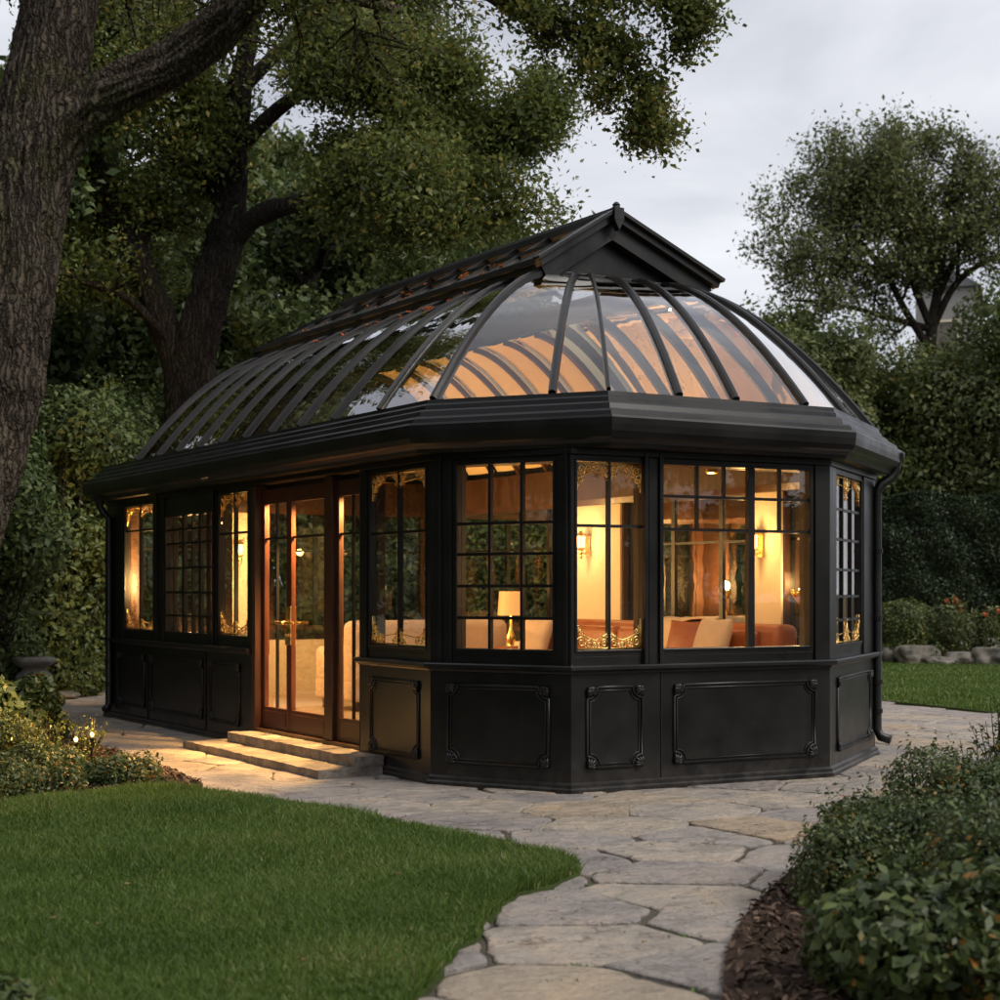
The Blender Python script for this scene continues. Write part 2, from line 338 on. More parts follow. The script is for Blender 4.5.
sweep(MB(),ring,[(0,.0),(0,.885),(-TH,.885),(-TH,.0)]).build('dado_wall',M_BLACK,root)
sweep(MB(),ring,[(.002,.0),(.035,.0),(.035,.05),(.022,.062),(.022,.085),(.002,.10)]).build('plinth',M_BLACK,root)
sweep(MB(),ring,[(-TH-.01,.888),(.015,.888),(.02,.90),(.05,.908),(.065,.92),(.065,.94),(.055,.95),(-TH-.01,.95)]).build('window_sill',M_BLACK2,root)
sweep(MB(),[PF,PA,PB,PC,PD,PE],[(0,ZW1+.045),(.012,ZW1+.05),(.012,ZH),(-TH,ZH),(-TH,ZW1+.045)],closed=True).build('frieze',M_BLACK,root)
# interior linings
sweep(MB(),ring,[(-TH-.003,.20),(-TH-.003,.885),(-TH-.02,.885),(-TH-.02,.20)]).build('inner_dado',M_CREAM,root)
sweep(MB(),[PF,PA,PB,PC,PD,PE],[(-TH-.003,ZW1+.0),(-TH-.003,2.86),(-TH-.14,2.86),(-TH-.14,2.50),(-TH-.10,ZW1)],closed=True).build('ceiling_beam',M_DWOOD,root)
fl=off_poly([PF,PA,PB,PC,PD,PE],-.03,True)
MB().add([(p.x,p.y,.2) for p in fl]+[(p.x,p.y,.02) for p in fl],[(5,4,3,2,1,0)]+[(i,(i+1)%6,6+(i+1)%6,6+i) for i in range(6)]).build('floor',M_FLOOR,root)

# ---- gold filigree
def spiral(c,r,a0,turns,sgn,n=22):
    out=[]
    for i in range(n+1):
        f=i/n; a=a0+sgn*turns*2*math.pi*f; rr=r*(1-.86*f); out.append((c[0]+rr*math.cos(a),c[1]+rr*math.sin(a)))
    return out
def filigree(fc,s0,s1,z0,z1,w):
    """gilded scroll crest across top and bottom of one window"""
    Wd=s1-s0; H=.17; outs=[]
    def line(pts,r=.0035): mb.tube([fc(s0+x,w,z) for x,z in pts],r*1.2,5)
    for zb,sg,hh in ((z1,-1,H),(z0,1,H*1.05)):
        mb=MB(); outs.append(mb)
        line([(0,zb+sg*.006),(Wd,zb+sg*.006)],.006)
        for sd in (0,1):
            X=lambda x: x if sd==0 else Wd-x
            def sp(cx,cz,r,a0,tu,sn,rad=.0042):
                pts=spiral((cx,cz),r,a0,tu,sn); line([(X(x),zb+sg*z) for x,z in pts],rad)
            k=Wd/.60 if Wd<.8 else 1.0
            sp(.045*k,.055,.045*k,math.pi,1.6,-1,.0055); sp(.035*k,.125,.030*k,-math.pi/2,1.5,1); sp(.115*k,.040,.036*k,0,1.5,1)
            sp(.02*k,.165,.017*k,-math.pi/2,1.3,-1,.0035); sp(.175*k,.030,.026*k,math.pi,1.5,-1)
            sp(Wd/2-.045*k,.045,.034*k,0,1.6,1,.005); sp(Wd/2-.022*k,.095,.022*k,-math.pi/2,1.4,-1); sp(Wd/2-.095*k,.026,.022*k,0,1.4,1)
            line([(X(.002),zb),(X(.006),zb+sg*hh*1.25)],.005)
            a=[(.02*k,.16),(.05*k,.11),(.11*k,.085),(.17*k,.065),(Wd/2-.06*k,.085),(Wd/2-.01*k,.13)]
            line([(X(x),zb+sg*z) for x,z in a],.0042)
            for (lx,lz) in ((.07*k,.10),(.14*k,.075),(.085*k,.015),(.15*k,.012),(Wd/2-.012*k,.015),(Wd/2-.06*k,.095)):
                p=fc(s0+X(lx),w,zb+sg*lz); mb.ball(p,(.008,.008,.010),6,4)
        line([(Wd/2,zb),(Wd/2,zb+sg*hh)],.005)
        p=fc(s0+Wd/2,w,zb+sg*hh); mb.ball(p,(.009,.009,.020),6,5)
    return outs
def acanth(mb,fc,s,z,w,sx,sz,k=1.0):
    """small carved leaf spray for a panel corner"""
    for a in range(5):
        t=math.pi*.5*(a/4); l=.045*k*(1.15 if a==2 else .95)
        pts=[fc(s+sx*l*f*math.cos(t),w+.010*math.sin(math.pi*f)+.004,z+sz*l*f*math.sin(t)) for f in (0,.35,.7,1)]
        mb.tube(pts,[.007*k,.0095*k,.007*k,.002*k],6)
    mb.ball(fc(s+sx*.006,w+.008,z+sz*.006),.012*k,7,5)

def frame_rect(mb,fc,s0,s1,z0,z1,b,w0,w1):
    """butt-jointed rectangular frame of bar width b lying outside the rect"""
    mb.box(s0-b,s0,w0,w1,z0-b,z1+b,fc); mb.box(s1,s1+b,w0,w1,z0-b,z1+b,fc)
    mb.box(s0,s1,w0,w1,z0-b,z0,fc); mb.box(s0,s1,w0,w1,z1,z1+b,fc)
def rail(mb,fc,s0,s1,z0,z1,w0,w1): mb.box(s0,s1,w0,w1,z0,z1,fc)
def window(fc,s0,s1,z0=ZW0,z1=ZW1,vb=(),hb=(),fil=False,w=-.045,m=M_BLACK,inner=M_DWOOD,heavy=(),extra=()):
    fr=MB(); frame_rect(fr,fc,s0,s1,z0,z1,.045,w-.035,w+.03)
    frame_rect(fr,fc,s0,s1,z0,z1,.018,w+.0299,w+.038); rail(fr,fc,s0-.045,s1+.045,.949,z0-.0449,-TH-.024,w+.026)
    o=fr.build('window',m,root,bevel=.003)
    g=MB(); g.box(s0+.001,s1-.001,w-.003,w+.003,z0+.001,z1-.001,fc); g.build('pane',M_GLASS2 if fc in (FR,FB) else M_GLASS,o)
    inn=MB(); frame_rect(inn,fc,s0,s1,z0,z1,.05,-TH-.025,w-.037); inn.build('inner_frame',inner,o)
    b=MB(); W_=s1-s0; H_=z1-z0; bw=.011
    for x in vb:
        hw=bw if x not in heavy else .03
        b.box(s0+W_*x-hw,s0+W_*x+hw,w-.022,w+.020,z0,z1,fc)
    for y in hb: b.box(s0,s1,w-.018,w+.0165,z1-H_*y-bw,z1-H_*y+bw,fc)
    for (xa,xb_,ya,yb) in extra: 
        b.box(s0+W_*xa-(bw if xa==xb_ else 0),s0+W_*xb_+(bw if xa==xb_ else 0),w-.015,w+.014,z1-H_*yb-(bw if ya==yb else 0),z1-H_*ya+(bw if ya==yb else 0),fc)
    if b.v: b.build('glazing_bars',m,o)
    if fil:
        for q in filigree(fc,s0+.004,s1-.004,z0+.004,z1-.004,w+.012): q.build('filigree',M_GOLD,o,smooth=True)
    return (s0-.045,s1+.045,z0-.045,z1+.045)
def W_px(fc,a,b,**k): return window(fc,fc.px(a),fc.px(b),**k)

ops={}
ops['L']=[W_px(FL,124,152,vb=(.5,),hb=(.2,),fil=True)]
g0,g1=FL.px(164.5),FL.px(211.5)
ops['L'].append(window(FL,g0,g1,z0=ZW0,z1=2.28,vb=(.145,.36,.55,.71,.86),hb=(.12,.24,.45,.66,.86),heavy=(.36,.71)))
ops['L'].append(W_px(FL,217.5,246.5,vb=(.5,),hb=(.28,),fil=True))
ops['L'].append((s_d0,s_d1,0,0))
ops['L'].append(W_px(FL,368.5,424,vb=(.5,),hb=(.35,),fil=True))
ops['2']=[W_px(F2,456,552,vb=(.336,.67),hb=(.32,.487,.66,.833))]
ops['3']=[W_px(F3,578,644,vb=(.5,),hb=(.34,),fil=True),
          W_px(F3,663,811,vb=(.60,),hb=(.35,),heavy=(.60,),extra=((.24,.24,0,.35),(.42,.42,0,.17),(.80,.80,0,.35),(0,1,.17,.17)))]
ops['4']=[W_px(F4,837.5,863,vb=(.33,.66),hb=(.2,.38,.56,.72,.86),fil=True)]
D0=.12
def fr_win(a,b,vb=(),**k): return window(FR,a+D0,b+D0,vb=vb,hb=(.33,),heavy=vb,**k)
ops['R']=[fr_win(.12,.93),fr_win(1.50,3.55,vb=(.235,.62)),fr_win(4.52,7.55,vb=(.215,.42,.655))]
ops['B']=[window(FB,.35,2.6,vb=(.33,.66),hb=(.33,),heavy=(.33,.66)),window(FB,3.25,4.15,hb=(.33,),vb=(.5,))]
# posts between openings
def seg_posts(key,fc):
    o=ops[key]; out=[]
    for i in range(len(o)-1): out.append((o[i][1],o[i+1][0]))
    return out
for key,fc in (('L',FL),('3',F3),('R',FR),('B',FB)):
    for a,b in seg_posts(key,fc):
        if b-a<.004: continue
        MB().box(a,b,-TH,0,ZS,ZW1+.045,fc).build('post',M_BLACK,root,bevel=.004)
        cream=key in 'RB'
        MB().box(a-.02,b+.02,-TH-.05,-TH-.003,.888,ZW1,fc).build('inner_pier',M_CREAM if cream else M_DWOOD,root,bevel=.004)
# head above the lower grille window
g=ops['L'][1]; MB().box(g[0],g[1],-TH+.02,-.02,g[3],ZW1+.045,FL).build('head_panel',M_BLACK,root)
# corner posts (mitred)
def corner(fa,oa,fb,ob):
    P=[fa.P0+fa.d*oa[-1][1],fb.P0,fb.P0+fb.d*ob[0][0]]
    sweep(MB(),P,[(0,ZS),(0,ZW1+.045),(-TH,ZW1+.045),(-TH,ZS)]).build('corner_post',M_BLACK,root,bevel=.004)
    sweep(MB(),P,[(-TH-.003,.888),(-TH-.003,ZW1),(-TH-.04,ZW1),(-TH-.04,.888)]).build('inner_corner',M_DWOOD,root)
corner(FL,ops['L'],F2,ops['2']); corner(F2,ops['2'],F3,ops['3']); corner(F3,ops['3'],F4,ops['4'])
corner(F4,ops['4'],FR,ops['R']); corner(FR,ops['R'],FB,ops['B']); corner(FB,ops['B'],FL,ops['L'])
# slender mullion beads on the front
for fc,px in ((F3,645.5),(F3,660.5),(F2,440),(F2,566),(FL,213.8),(FL,157.5)):
    s=fc.px(px); MB().box(s-.016,s+.016,.0005,.02,ZS+.002,ZH-.003,fc).build('pilaster_bead',M_BLACK,root,bevel=.003)
s=F3.px(661); MB().box(s-.004,s+.004,.0005,.006,.10,.886,F3).build('panel_joint',M_BLACK2,root)
for px in (148,206): 
    s=FL.px(px); MB().box(s-.012,s+.012,.0005,.012,.10,.886,FL).build('panel_joint',M_BLACK2,root)

# dado panels: moulded frames with scooped corners and carved corner sprays
def dado_panel(fc,a,b,z0=.20,z1=.79):
    s0,s1=fc.px(a),fc.px(b); mb=MB()
    for inset,rad,dp in ((0,.0115,.006),(.026,.0065,.004)):
        c=.085-inset*.3; x0,x1,y0,y1=s0+inset,s1-inset,z0+inset,z1-inset; pts=[]
        for (cx,cy,a0) in ((x0,y0,90),(x1,y0,180),(x1,y1,270),(x0,y1,360)):
            for k in range(9):
                t=R(a0-90*k/8); pts.append((cx+c*math.cos(t),cy+c*math.sin(t)))
        pts.append(pts[0])
        mb.tube([fc(x,dp,z) for x,z in pts],rad,6,cap=False)
    o=mb.build('panel_moulding',M_BLACK2,root,smooth=True)
    for x,sx in ((s0+.006,1),(s1-.006,-1)):
        for z,sz in ((z0+.006,1),(z1-.006,-1)): lf=MB(); acanth(lf,fc,x,z,.006,sx,sz,1.75); lf.build('carved_corner',M_BLACK2,o,smooth=True)
for fc,a,b in ((FL,119,145),(FL,151,203),(FL,210,240),(FL,371,419),(F2,448,549),(F3,587,642),(F3,674,815),(F4,837,870)): dado_panel(fc,a,b)

# ---- doors
def door(a,b,zb=.21,zt=2.44,vbar=False,hb=.17,handle=None,m=M_WOOD):
    s0,s1=FL.px(a),FL.px(b); w0,w1=-.115,-.070; st=.05; mb=MB()
    mb.box(s0,s0+st,w0,w1,zb,zt,FL); mb.box(s1-st,s1,w0,w1,zb,zt,FL)
    mb.box(s0+st,s1-st,w0,w1,zb,.41,FL); mb.box(s0+st,s1-st,w0,w1,zt-.14,zt,FL)
    o=mb.build('door',m,root,bevel=.004)
    MB().box(s0+st,s1-st,-.0955,-.0895,.41,zt-.14,FL).build('pane',M_GLASS,o)
    bb=MB(); z=zt-.14-(zt-.55)*hb; bb.box(s0+st,s1-st,-.104,-.081,z-.010,z+.010,FL)
    if vbar: x=(s0+s1)/2; bb.box(x-.009,x+.009,-.106,-.079,.41,zt-.14,FL)
    bb.build('glazing_bars',M_BLACK,o)
    MB().box(s0+st+.02,s1-st-.02,w1,w1+.008,.25,.375,FL).build('kick_panel',m,o,bevel=.003)
    if handle:
        hx,dr=handle; h=MB(); x=s0+st*.5 if hx=='a' else s1-st*.5
        h.box(x-.026,x+.026,w1,w1+.012,1.0,1.35,FL)
        h.tube([FL(x,w1+.006,1.20),FL(x,w1+.055,1.20),FL(x+dr*.03,w1+.06,1.20),FL(x+dr*.16,w1+.058,1.205),FL(x+dr*.185,w1+.05,1.203)],[.017,.016,.016,.014,.010],8)
        h.ball(FL(x,w1+.016,1.09),.012,8,5)
        h.build('handle',M_GOLD,o,smooth=False,bevel=.002)
    return o
door(255.5,281.5,vbar=True,handle=('b',-1)); door(282,320.5,handle=('a',1)); door(329,359.5,vbar=True,m=M_DWOOD)
for a_,b_,w_,z_ in ((s_d0,FL.px(255.3),.004,0),(FL.px(320.7),FL.px(328.8),-.03,.2),(FL.px(359.7),s_d1,.004,0)):
    MB().box(a_,b_,-.125,w_,z_,ZW1+.04,FL).build('door_post',M_DWOOD,root,bevel=.004)
MB().box(s_d0+.001,s_d1-.001,-.125,.002,.02,.205,FL).build('threshold',M_DWOOD,root)

# ---- eaves
GB_=Vector((.82,-1.175)); EV=[PF,PA,GB_,PC,PD,PE]
EPROF=[(-.18,2.533),(.135,2.533),(.145,2.56),(.17,2.585),(.195,2.60),(.215,2.64),(.222,2.69),(.225,2.735),(.215,2.752),(.185,2.756),(.18,2.785),(.165,2.80),(.11,2.812),(.10,2.85),(.085,2.862),(.055,2.868),(.05,2.90),(.035,2.915),(.03,2.945),(-.06,2.945),(-.06,2.90),(-.18,2.87)]
sweep(MB(),EV,EPROF,closed=True).build('eave_cornice',M_BLACK2,root)
# rear flat roof deck behind the glazed vault
MB().box(.05,4.44,6.86,7.80,2.90,2.935).build('rear_roof_deck',M_BLACK2,root)

# ---- curved glazed roof
Z0,ZT,PW=2.945,4.22,1.70
def prof(b,t,f,off=0.0,z0=Z0,zt=ZT):
    h=1-(1-f)**PW; z=z0+(zt-z0)*h
    x=b[0]+(t[0]-b[0])*f; y=b[1]+(t[1]-b[1])*f
    d=Vector((t[0]-b[0],t[1]-b[1])); Lh=d.length; dz=(zt-z0)*PW*max(.02,(1-f))**(PW-1)
    nrm=Vector((-d.x/Lh*dz,-d.y/Lh*dz,Lh)).normalized() if Lh>0 else Vector((0,0,1))
    return Vector((x,y,z))+nrm*off
def tpx(px): return 7.85-FL.px(px)
leftT=[tpx(p) for p in (138,156,175,196,218,242,268,297,331,377)]
leftT[0]=6.84
def ringpt(px,P0,P1): s=s_px(P0,P1,px); d=(P1-P0).normalized(); return P0+d*s
front=[(PA,(1.72,.95)),(ringpt(492,PA,GB_),(1.85,.95)),(ringpt(551,PA,GB_),(2.0,.95)),(GB_,(2.10,.95)),(ringpt(678,GB_,PC),(2.28,.95)),(ringpt(737,GB_,PC),(2.55,.95)),(ringpt(808,GB_,PC),(2.85,.95)),
       (PC+ (PD-PC)*.42,(2.98,.95)),(PD,(3.05,.95))]
ribs=[(Vector((0,t)),(1.72,max(t,.95+.25*i*0)),'barrel') for i,t in enumerate(leftT)]
ribs=[(a,(c[0],max(c[1],1.35)),k) for a,c,k in ribs]
ribs+= [(a,c,'front') for i,(a,c) in enumerate(front) if i!=1]
rT=[t for t in reversed(leftT)]
ribs+= [(Vector((4.49,t)),(3.05,max(t,1.35)),'right') for t in rT]
IN=.02
def inset(b):   # ring base point pulled slightly towards the building axis
    return Vector((b.x+(.03 if b.x<2.2 else -.03)*(1 if abs(b.x-2.2)>.6 else .3), b.y+(.03 if b.y<0 else 0)))
NS=16
for i,(b,t,k) in enumerate(ribs):
    b=inset(b); hw=.023 if k!='front' else .029
    if i==len(leftT)+2: hw=.015
    tv=Vector((t[0]-b.x,t[1]-b.y)).normalized(); sd=Vector((-tv.y,tv.x,0)); mb=MB(); vs=[]
    for j in range(NS+1):
        f=j/NS; p0=prof(b,t,f,-.035); p1=prof(b,t,f,.030); p2=prof(b,t,f,.045)
        vs+=[p0-sd*hw,p0+sd*hw,p1+sd*hw,p2+sd*hw*.45,p2-sd*hw*.45,p1-sd*hw]
    n=6; fs=[(j*n+q,j*n+(q+1)%n,(j+1)*n+(q+1)%n,(j+1)*n+q) for j in range(NS) for q in range(n)]
    fs+=[tuple(range(n-1,-1,-1)),tuple(NS*n+q for q in range(n))]
    mb.add(vs,fs).build('roof_rib',M_BLACK2,root)
for i in range(len(ribs)-1):
    (b0,t0,_),(b1,t1,_)=ribs[i],ribs[i+1]; b0,b1=inset(b0),inset(b1); vs=[]
    for j in range(NS+1):
        f=j/NS; vs+=[prof(b0,t0,f,.012),prof(b1,t1,f,.012)]
    o=MB().add(vs,[(2*j,2*j+1,2*j+3,2*j+2) for j in range(NS)]).build('roof_pane',M_RGLASS,root,smooth=True)
# rear lunette of the vault
vs=[]; 
for j in range(NS+1): vs.append(prof((0.02,6.84),(1.72,6.84),j/NS))
for j in range(NS,-1,-1): vs.append(prof((4.47,6.84),(3.05,6.84),j/NS))
n=len(vs); MB().add([(p.x,6.86,p.z) for p in vs]+[(p.x,6.90,p.z) for p in vs],[tuple(range(n)),tuple(range(2*n-1,n-1,-1))]+[(i,n+i,n+(i+1)%n,(i+1)%n) for i in range(n)]).build('rear_lunette',M_BLACK2,root)
# cream lining added to catch warm glow, plus timber arches, vault's far side
bt=[t for t in rT if t>1.0]
bt=[t for t in bt if t>2.9]
for i in range(len(bt)-1):
    vs=[]; m=10
    for j in range(NS+1):
        f=.02+.96*j/NS
        for q in range(m+1):
            t=bt[i]+.03+(bt[i+1]-bt[i]-.06)*q/m
            vs.append(prof((4.40,t),(3.0,t),f,-.085+.006*math.sin(q*math.pi)*(1)-.018*math.sin(math.pi*q/m)))
    MB().add(vs,[(j*(m+1)+q,j*(m+1)+q+1,(j+1)*(m+1)+q+1,(j+1)*(m+1)+q) for j in range(NS) for q in range(m)]).build('glow_lining',M_LINING,root,smooth=True)
for i,t in enumerate(bt):
    mb=MB(); vs=[]; hw=.022 if i else .035
    for j in range(NS+1):
        p0=prof((4.38,t),(2.95,t),j/NS,-.15); p1=prof((4.38,t),(2.95,t),j/NS,-.10)
        vs+=[p0+Vector((0,-hw,0)),p0+Vector((0,hw,0)),p1+Vector((0,hw,0)),p1+Vector((0,-hw,0))]
    mb.add(vs,[(j*4+q,j*4+(q+1)%4,(j+1)*4+(q+1)%4,(j+1)*4+q) for j in range(NS) for q in range(4)]).build('inner_arch',M_DWOOD,root)

# ---- lantern roof (ridge ventilator)
lan=bpy.data.objects.new('roof_lantern',None); COL.objects.link(lan); lan.parent=root
RX,RZ,RF,RBk=2.25,4.765,.79,5.98; ELx,ERx,EZ=1.50,3.38,4.30; TB=7.02
mb=MB(); 
for x0,x1 in ((1.68,1.78),(2.99,3.09)): mb.box(x0,x1,.93,6.90,4.16,4.36)
mb.box(1.78,2.99,.93,1.03,4.16,4.36); mb.box(1.78,2.99,6.80,6.90,4.16,4.36)
mb.build('lantern_kerb',M_BLACK2,lan)
def beam(p,q,hw,zd,zu,side=Vector((0,0,1))):
    p,q=Vector(p),Vector(q); d=(q-p).normalized(); a=d.cross(Vector((0,0,1))).normalized(); u=a.cross(d).normalized(); m=MB()
    vs=[x+a*sx*hw+u*(zu if sz>0 else -zd) for x in (p,q) for sz in (-1,1) for sx in (-1,1)]
    return vs
BF=[(0,1,3,2),(4,6,7,5),(0,4,5,1),(2,3,7,6),(0,2,6,4),(1,5,7,3)]
# slopes
for ex,sgn in ((ELx,-1),(ERx,1)):
    g=MB().add([(RX+sgn*.03,RF+.03,RZ-.035),(RX+sgn*.03,RBk,RZ-.035),(ex,TB-.02,EZ+.02),(ex,RF+.03,EZ+.02)],[(0,1,2,3)]); g.build('lantern_glass',M_RGLASS,lan)
    # eave beam with stepped moulding
    e_=MB()
    e_.box(min(ex,ex-sgn*.10),max(ex,ex-sgn*.10),RF+.04,TB,EZ-.075,EZ+.012)
    e_.box(min(ex-sgn*.01,ex+sgn*.03),max(ex-sgn*.01,ex+sgn*.03),RF+.03,TB+.01,EZ-.02,EZ+.035)
    e_.box(min(ex-sgn*.102,ex-sgn*.2),max(ex-sgn*.102,ex-sgn*.2),RF+.10,TB-.04,EZ-.105,EZ-.03); e_.build('lantern_eave',M_BLACK2,lan,bevel=.004)
    rf=MB()
    for k in range(11):
        t=RF+.35+k*.56; top=(RX+sgn*.03,min(t,RBk),RZ-.015)
        if t>TB-.2: break
        rf.add(beam((ex+sgn*-.01,t,EZ+.025),top,.016,.018,.016),BF)
    # purlin halfway down
    mx=(RX+ex)/2; rf.add(beam((mx,RF+.04,(RZ+EZ)/2+.005),(mx,(RBk+TB)/2,(RZ+EZ)/2+.005),.03,.012,.022),BF)
    rf.build('lantern_rafters',M_BLACK2,lan)
    # barge boards: layered
    bb=MB(); bx=.012
    bb.add(beam((ex+sgn*.04,RF,EZ-.005),(RX+sgn*.0,RF,RZ+.025),.045,.055,.02),BF)
    bb.add(beam((ex+sgn*.06,RF-.035,EZ+.005),(RX+sgn*.0,RF-.035,RZ+.045),.05,.012,.022),BF)
    bb.add(beam((ex-sgn*.03,RF+.055,EZ-.055),(RX,RF+.055,RZ-.055),.04,.13,.03),BF)
    bb.build('barge_board',M_BLACK2,lan,bevel=.003)
MB().add([(RX,RBk,RZ-.035),(ELx,TB-.02,EZ+.02),(ERx,TB-.02,EZ+.02)],[(0,1,2)]).build('lantern_glass',M_RGLASS,lan)
MB().box(ELx,ERx,TB-.09,TB+.012,EZ-.07,EZ+.03).build('lantern_eave',M_BLACK2,lan)
mb=MB(); mb.box(RX-.085,RX+.085,RF-.04,RBk+.06,RZ-.045,RZ+.03); mb.box(RX-.045,RX+.045,RF-.02,RBk+.03,RZ+.0302,RZ+.062); mb.build('ridge_beam',M_BLACK2,lan,bevel=.006)
# pediment
P3=[(ELx+.10,EZ-.05),(ERx-.10,EZ-.05),(RX,RZ-.10)]
MB().add([(x,RF+.12,z) for x,z in P3]+[(x,RF+.16,z) for x,z in P3],[(0,1,2),(5,4,3),(0,3,4,1),(1,4,5,2),(2,5,3,0)]).build('pediment',M_BLACK,lan)
mb=MB(); mb.box(ELx+.05,ERx-.05,RF+.05,RF+.13,EZ-.12,EZ-.052); mb.box(ELx+.12,ERx-.12,RF+.075,RF+.16,EZ-.17,EZ-.121); mb.build('pediment_base',M_BLACK2,lan,bevel=.004)
mb=MB(); mb.box(RX-.05,RX+.05,RF-.11,RF-.03,RZ-.05,RZ+.06); mb.lathe([(.02,0),(.04,.012),(.03,.022),(.036,.036),(.02,.055),(.006,.062)],(RX,RF-.06,RZ+.055),12)
mb.add([(RX-.05,RF-.108,RZ-.05),(RX+.05,RF-.108,RZ-.05),(RX,RF-.108,RZ-.14),(RX-.05,RF-.04,RZ-.05),(RX+.05,RF-.04,RZ-.05),(RX,RF-.04,RZ-.14)],[(0,2,1),(3,4,5),(0,3,5,2),(1,2,5,4)]).build('finial',M_BLACK2,lan,bevel=.003)

# ---- downpipes
def rel(p): q=p-Vector((A0.x,A0.y,0)); return Vector((q.x*ca+q.y*sa,-q.x*sa+q.y*ca,q.z))
def pipe(pts,shoe,hop):
    mb=MB(); mb.tube([rel(p) for p in pts],.042,14); o=mb.build('downpipe',M_BLACK2,root,smooth=True)
    for z in (.42,.68,1.25,1.85):
        c=MB(); q=rel(Vector((pts[-3].x,pts[-3].y,z))); c.lathe([(.043,-.022),(.051,-.02),(.051,.02),(.043,.022)],q,16)
        c.build('pipe_collar',M_BLACK2,o)
    h=MB(); q=rel(hop); h.lathe([(.040,-.10),(.05,-.05),(.075,-.02),(.08,.02),(.07,.03)],q,14); h.build('pipe_hopper',M_BLACK2,o)
x,y=at(877,14.62).x,14.62
xo=at(896,14.66).x
pipe([Vector((xo,14.66,2.72)),Vector((xo,14.66,2.60)),Vector((xo-.01,14.66,2.55)),Vector((xo-.05,14.65,2.50)),Vector((x+.03,y,2.44)),Vector((x+.004,y,2.39)),Vector((x,y,2.33)),Vector((x,y,.26)),Vector((x+.03,y-.01,.19)),Vector((x+.11,y-.05,.165))],None,Vector((xo,14.66,2.70)))
fx=at(109,18.95).x; fo=at(99,18.9).x
pipe([Vector((fo,18.95,2.55)),Vector((fo,18.95,2.46)),Vector((fo+.05,18.95,2.38)),Vector((fx,18.95,2.33)),Vector((fx,18.95,.2)),Vector((fx,18.92,.15)),Vector((fx-.03,18.86,.12))],None,Vector((fo,18.95,2.57)))

# ------------------------------------------------------------------ stone steps
def rough_slab(name,v0,v1,t0,t1,z0,z1,parent,seed):
    bm=bmesh.new(); bmesh.ops.create_cube(bm,size=1)
    for v in bm.verts: v.co=Vector(((v0+v1)/2+v.co.x*(v1-v0),(t0+t1)/2+v.co.y*(t1-t0),(z0+z1)/2+v.co.z*(z1-z0)))
    ed=[e for e in bm.edges if abs(e.verts[0].co.y-e.verts[1].co.y)>.5]; bmesh.ops.subdivide_edges(bm,edges=ed,cuts=40,use_grid_fill=True)
    ed=[e for e in bm.edges if abs(e.verts[0].co.x-e.verts[1].co.x)>.2]; bmesh.ops.subdivide_edges(bm,edges=ed,cuts=8,use_grid_fill=True)
    ed=[e for e in bm.edges if abs(e.verts[0].co.z-e.verts[1].co.z)>.04]; bmesh.ops.subdivide_edges(bm,edges=ed,cuts=3,use_grid_fill=True)
    for v in bm.verts:
        n=noise.noise_vector(v.co*9+Vector((seed,0,0)))*.012+noise.noise_vector(v.co*22)*.007+noise.noise_vector(v.co*2.5+Vector((seed,0,0)))*.008
        v.co+=Vector((n.x,n.y,n.z*.5))
    me=bpy.data.meshes.new(name); bm.to_mesh(me); bm.free(); me.materials.append(M_STONESTEP); o=bpy.data.objects.new(name,me); COL.objects.link(o); o.parent=parent; return o
st=thing('stone_steps','two low weathered stone steps below the timber door, lit orange from inside','steps',(A0.x,A0.y,0),ANG)
rough_slab('lower_step',-.60,-.04,  .72,3.70,.0,.090,st,1.0); rough_slab('upper_step',-.27,-.012,  .74,3.42,.0905,.178,st,5.0)

# ------------------------------------------------------------------ ground and setting
def smooth_poly(pts,n=6,closed=True):
    out=[]; N=len(pts)
    for i in range(N):
        p0,p1,p2,p3=pts[(i-1)%N],pts[i],pts[(i+1)%N],pts[(i+2)%N]
        for k in range(n):
            t=k/n; out.append(.5*((2*p1)+(-p0+p2)*t+(2*p0-5*p1+4*p2-p3)*t*t+(-p0+3*p1-3*p2+p3)*t**3))
    return out
def sheet(name,poly,z,m,depth=.0,**kw):
    bm=bmesh.new(); vs=[bm.verts.new((p.x,p.y,z)) for p in poly]; f=bm.faces.new(vs)
    if f.normal.z<0: bmesh.ops.reverse_faces(bm,faces=[f])
    bm.normal_update()
    if f.normal.z<0: f.normal_flip()
    if depth:
        r=bmesh.ops.extrude_face_region(bm,geom=[f]); 
        for v in r['geom']:
            if isinstance(v,bmesh.types.BMVert): v.co.z-=depth
        bmesh.ops.recalc_face_normals(bm,faces=bm.faces[:])
    bmesh.ops.triangulate(bm,faces=[g for g in bm.faces if len(g.verts)>4])
    me=bpy.data.meshes.new(name); bm.to_mesh(me); bm.free(); me.materials.append(m); o=bpy.data.objects.new(name,me); COL.objects.link(o)
    return tag(o,kind='structure',**kw)
def inpoly(P,x,y):
    c=np.zeros(len(x),bool); n=len(P)
    for i in range(n):
        x0,y0,x1,y1=P[i].x,P[i].y,P[(i+1)%n].x,P[(i+1)%n].y
        m=((y0>y)!=(y1>y)); 
        if y1!=y0: c^= m & (x<(x1-x0)*(y-y0)/(y1-y0)+x0)
    return c
G=lambda L:[W(a,b) for a,b in L]
gs=MB(); gs.add([(-300,-60,0),(300,-60,0),(300,500,0),(-300,500,0)],[(0,1,2,3)]); tag(gs.build('ground',M_SOIL),kind='structure')
lawn_px=[(-420,900),(-150,835),(0,812),(80,801),(160,795),(250,805),(350,822),(430,838),(500,853),(555,866),(578,878),(560,890),(515,905),(492,925),(478,945),(452,968),(430,990),(395,1040),(330,1180),(100,1400),(-500,1400),(-900,1100)]
lawn=smooth_poly(G(lawn_px),14)
lawn=[p+noise.noise_vector(p*5)*.035+noise.noise_vector(p*17)*.016 for p in lawn]
for p in lawn: p.z=0
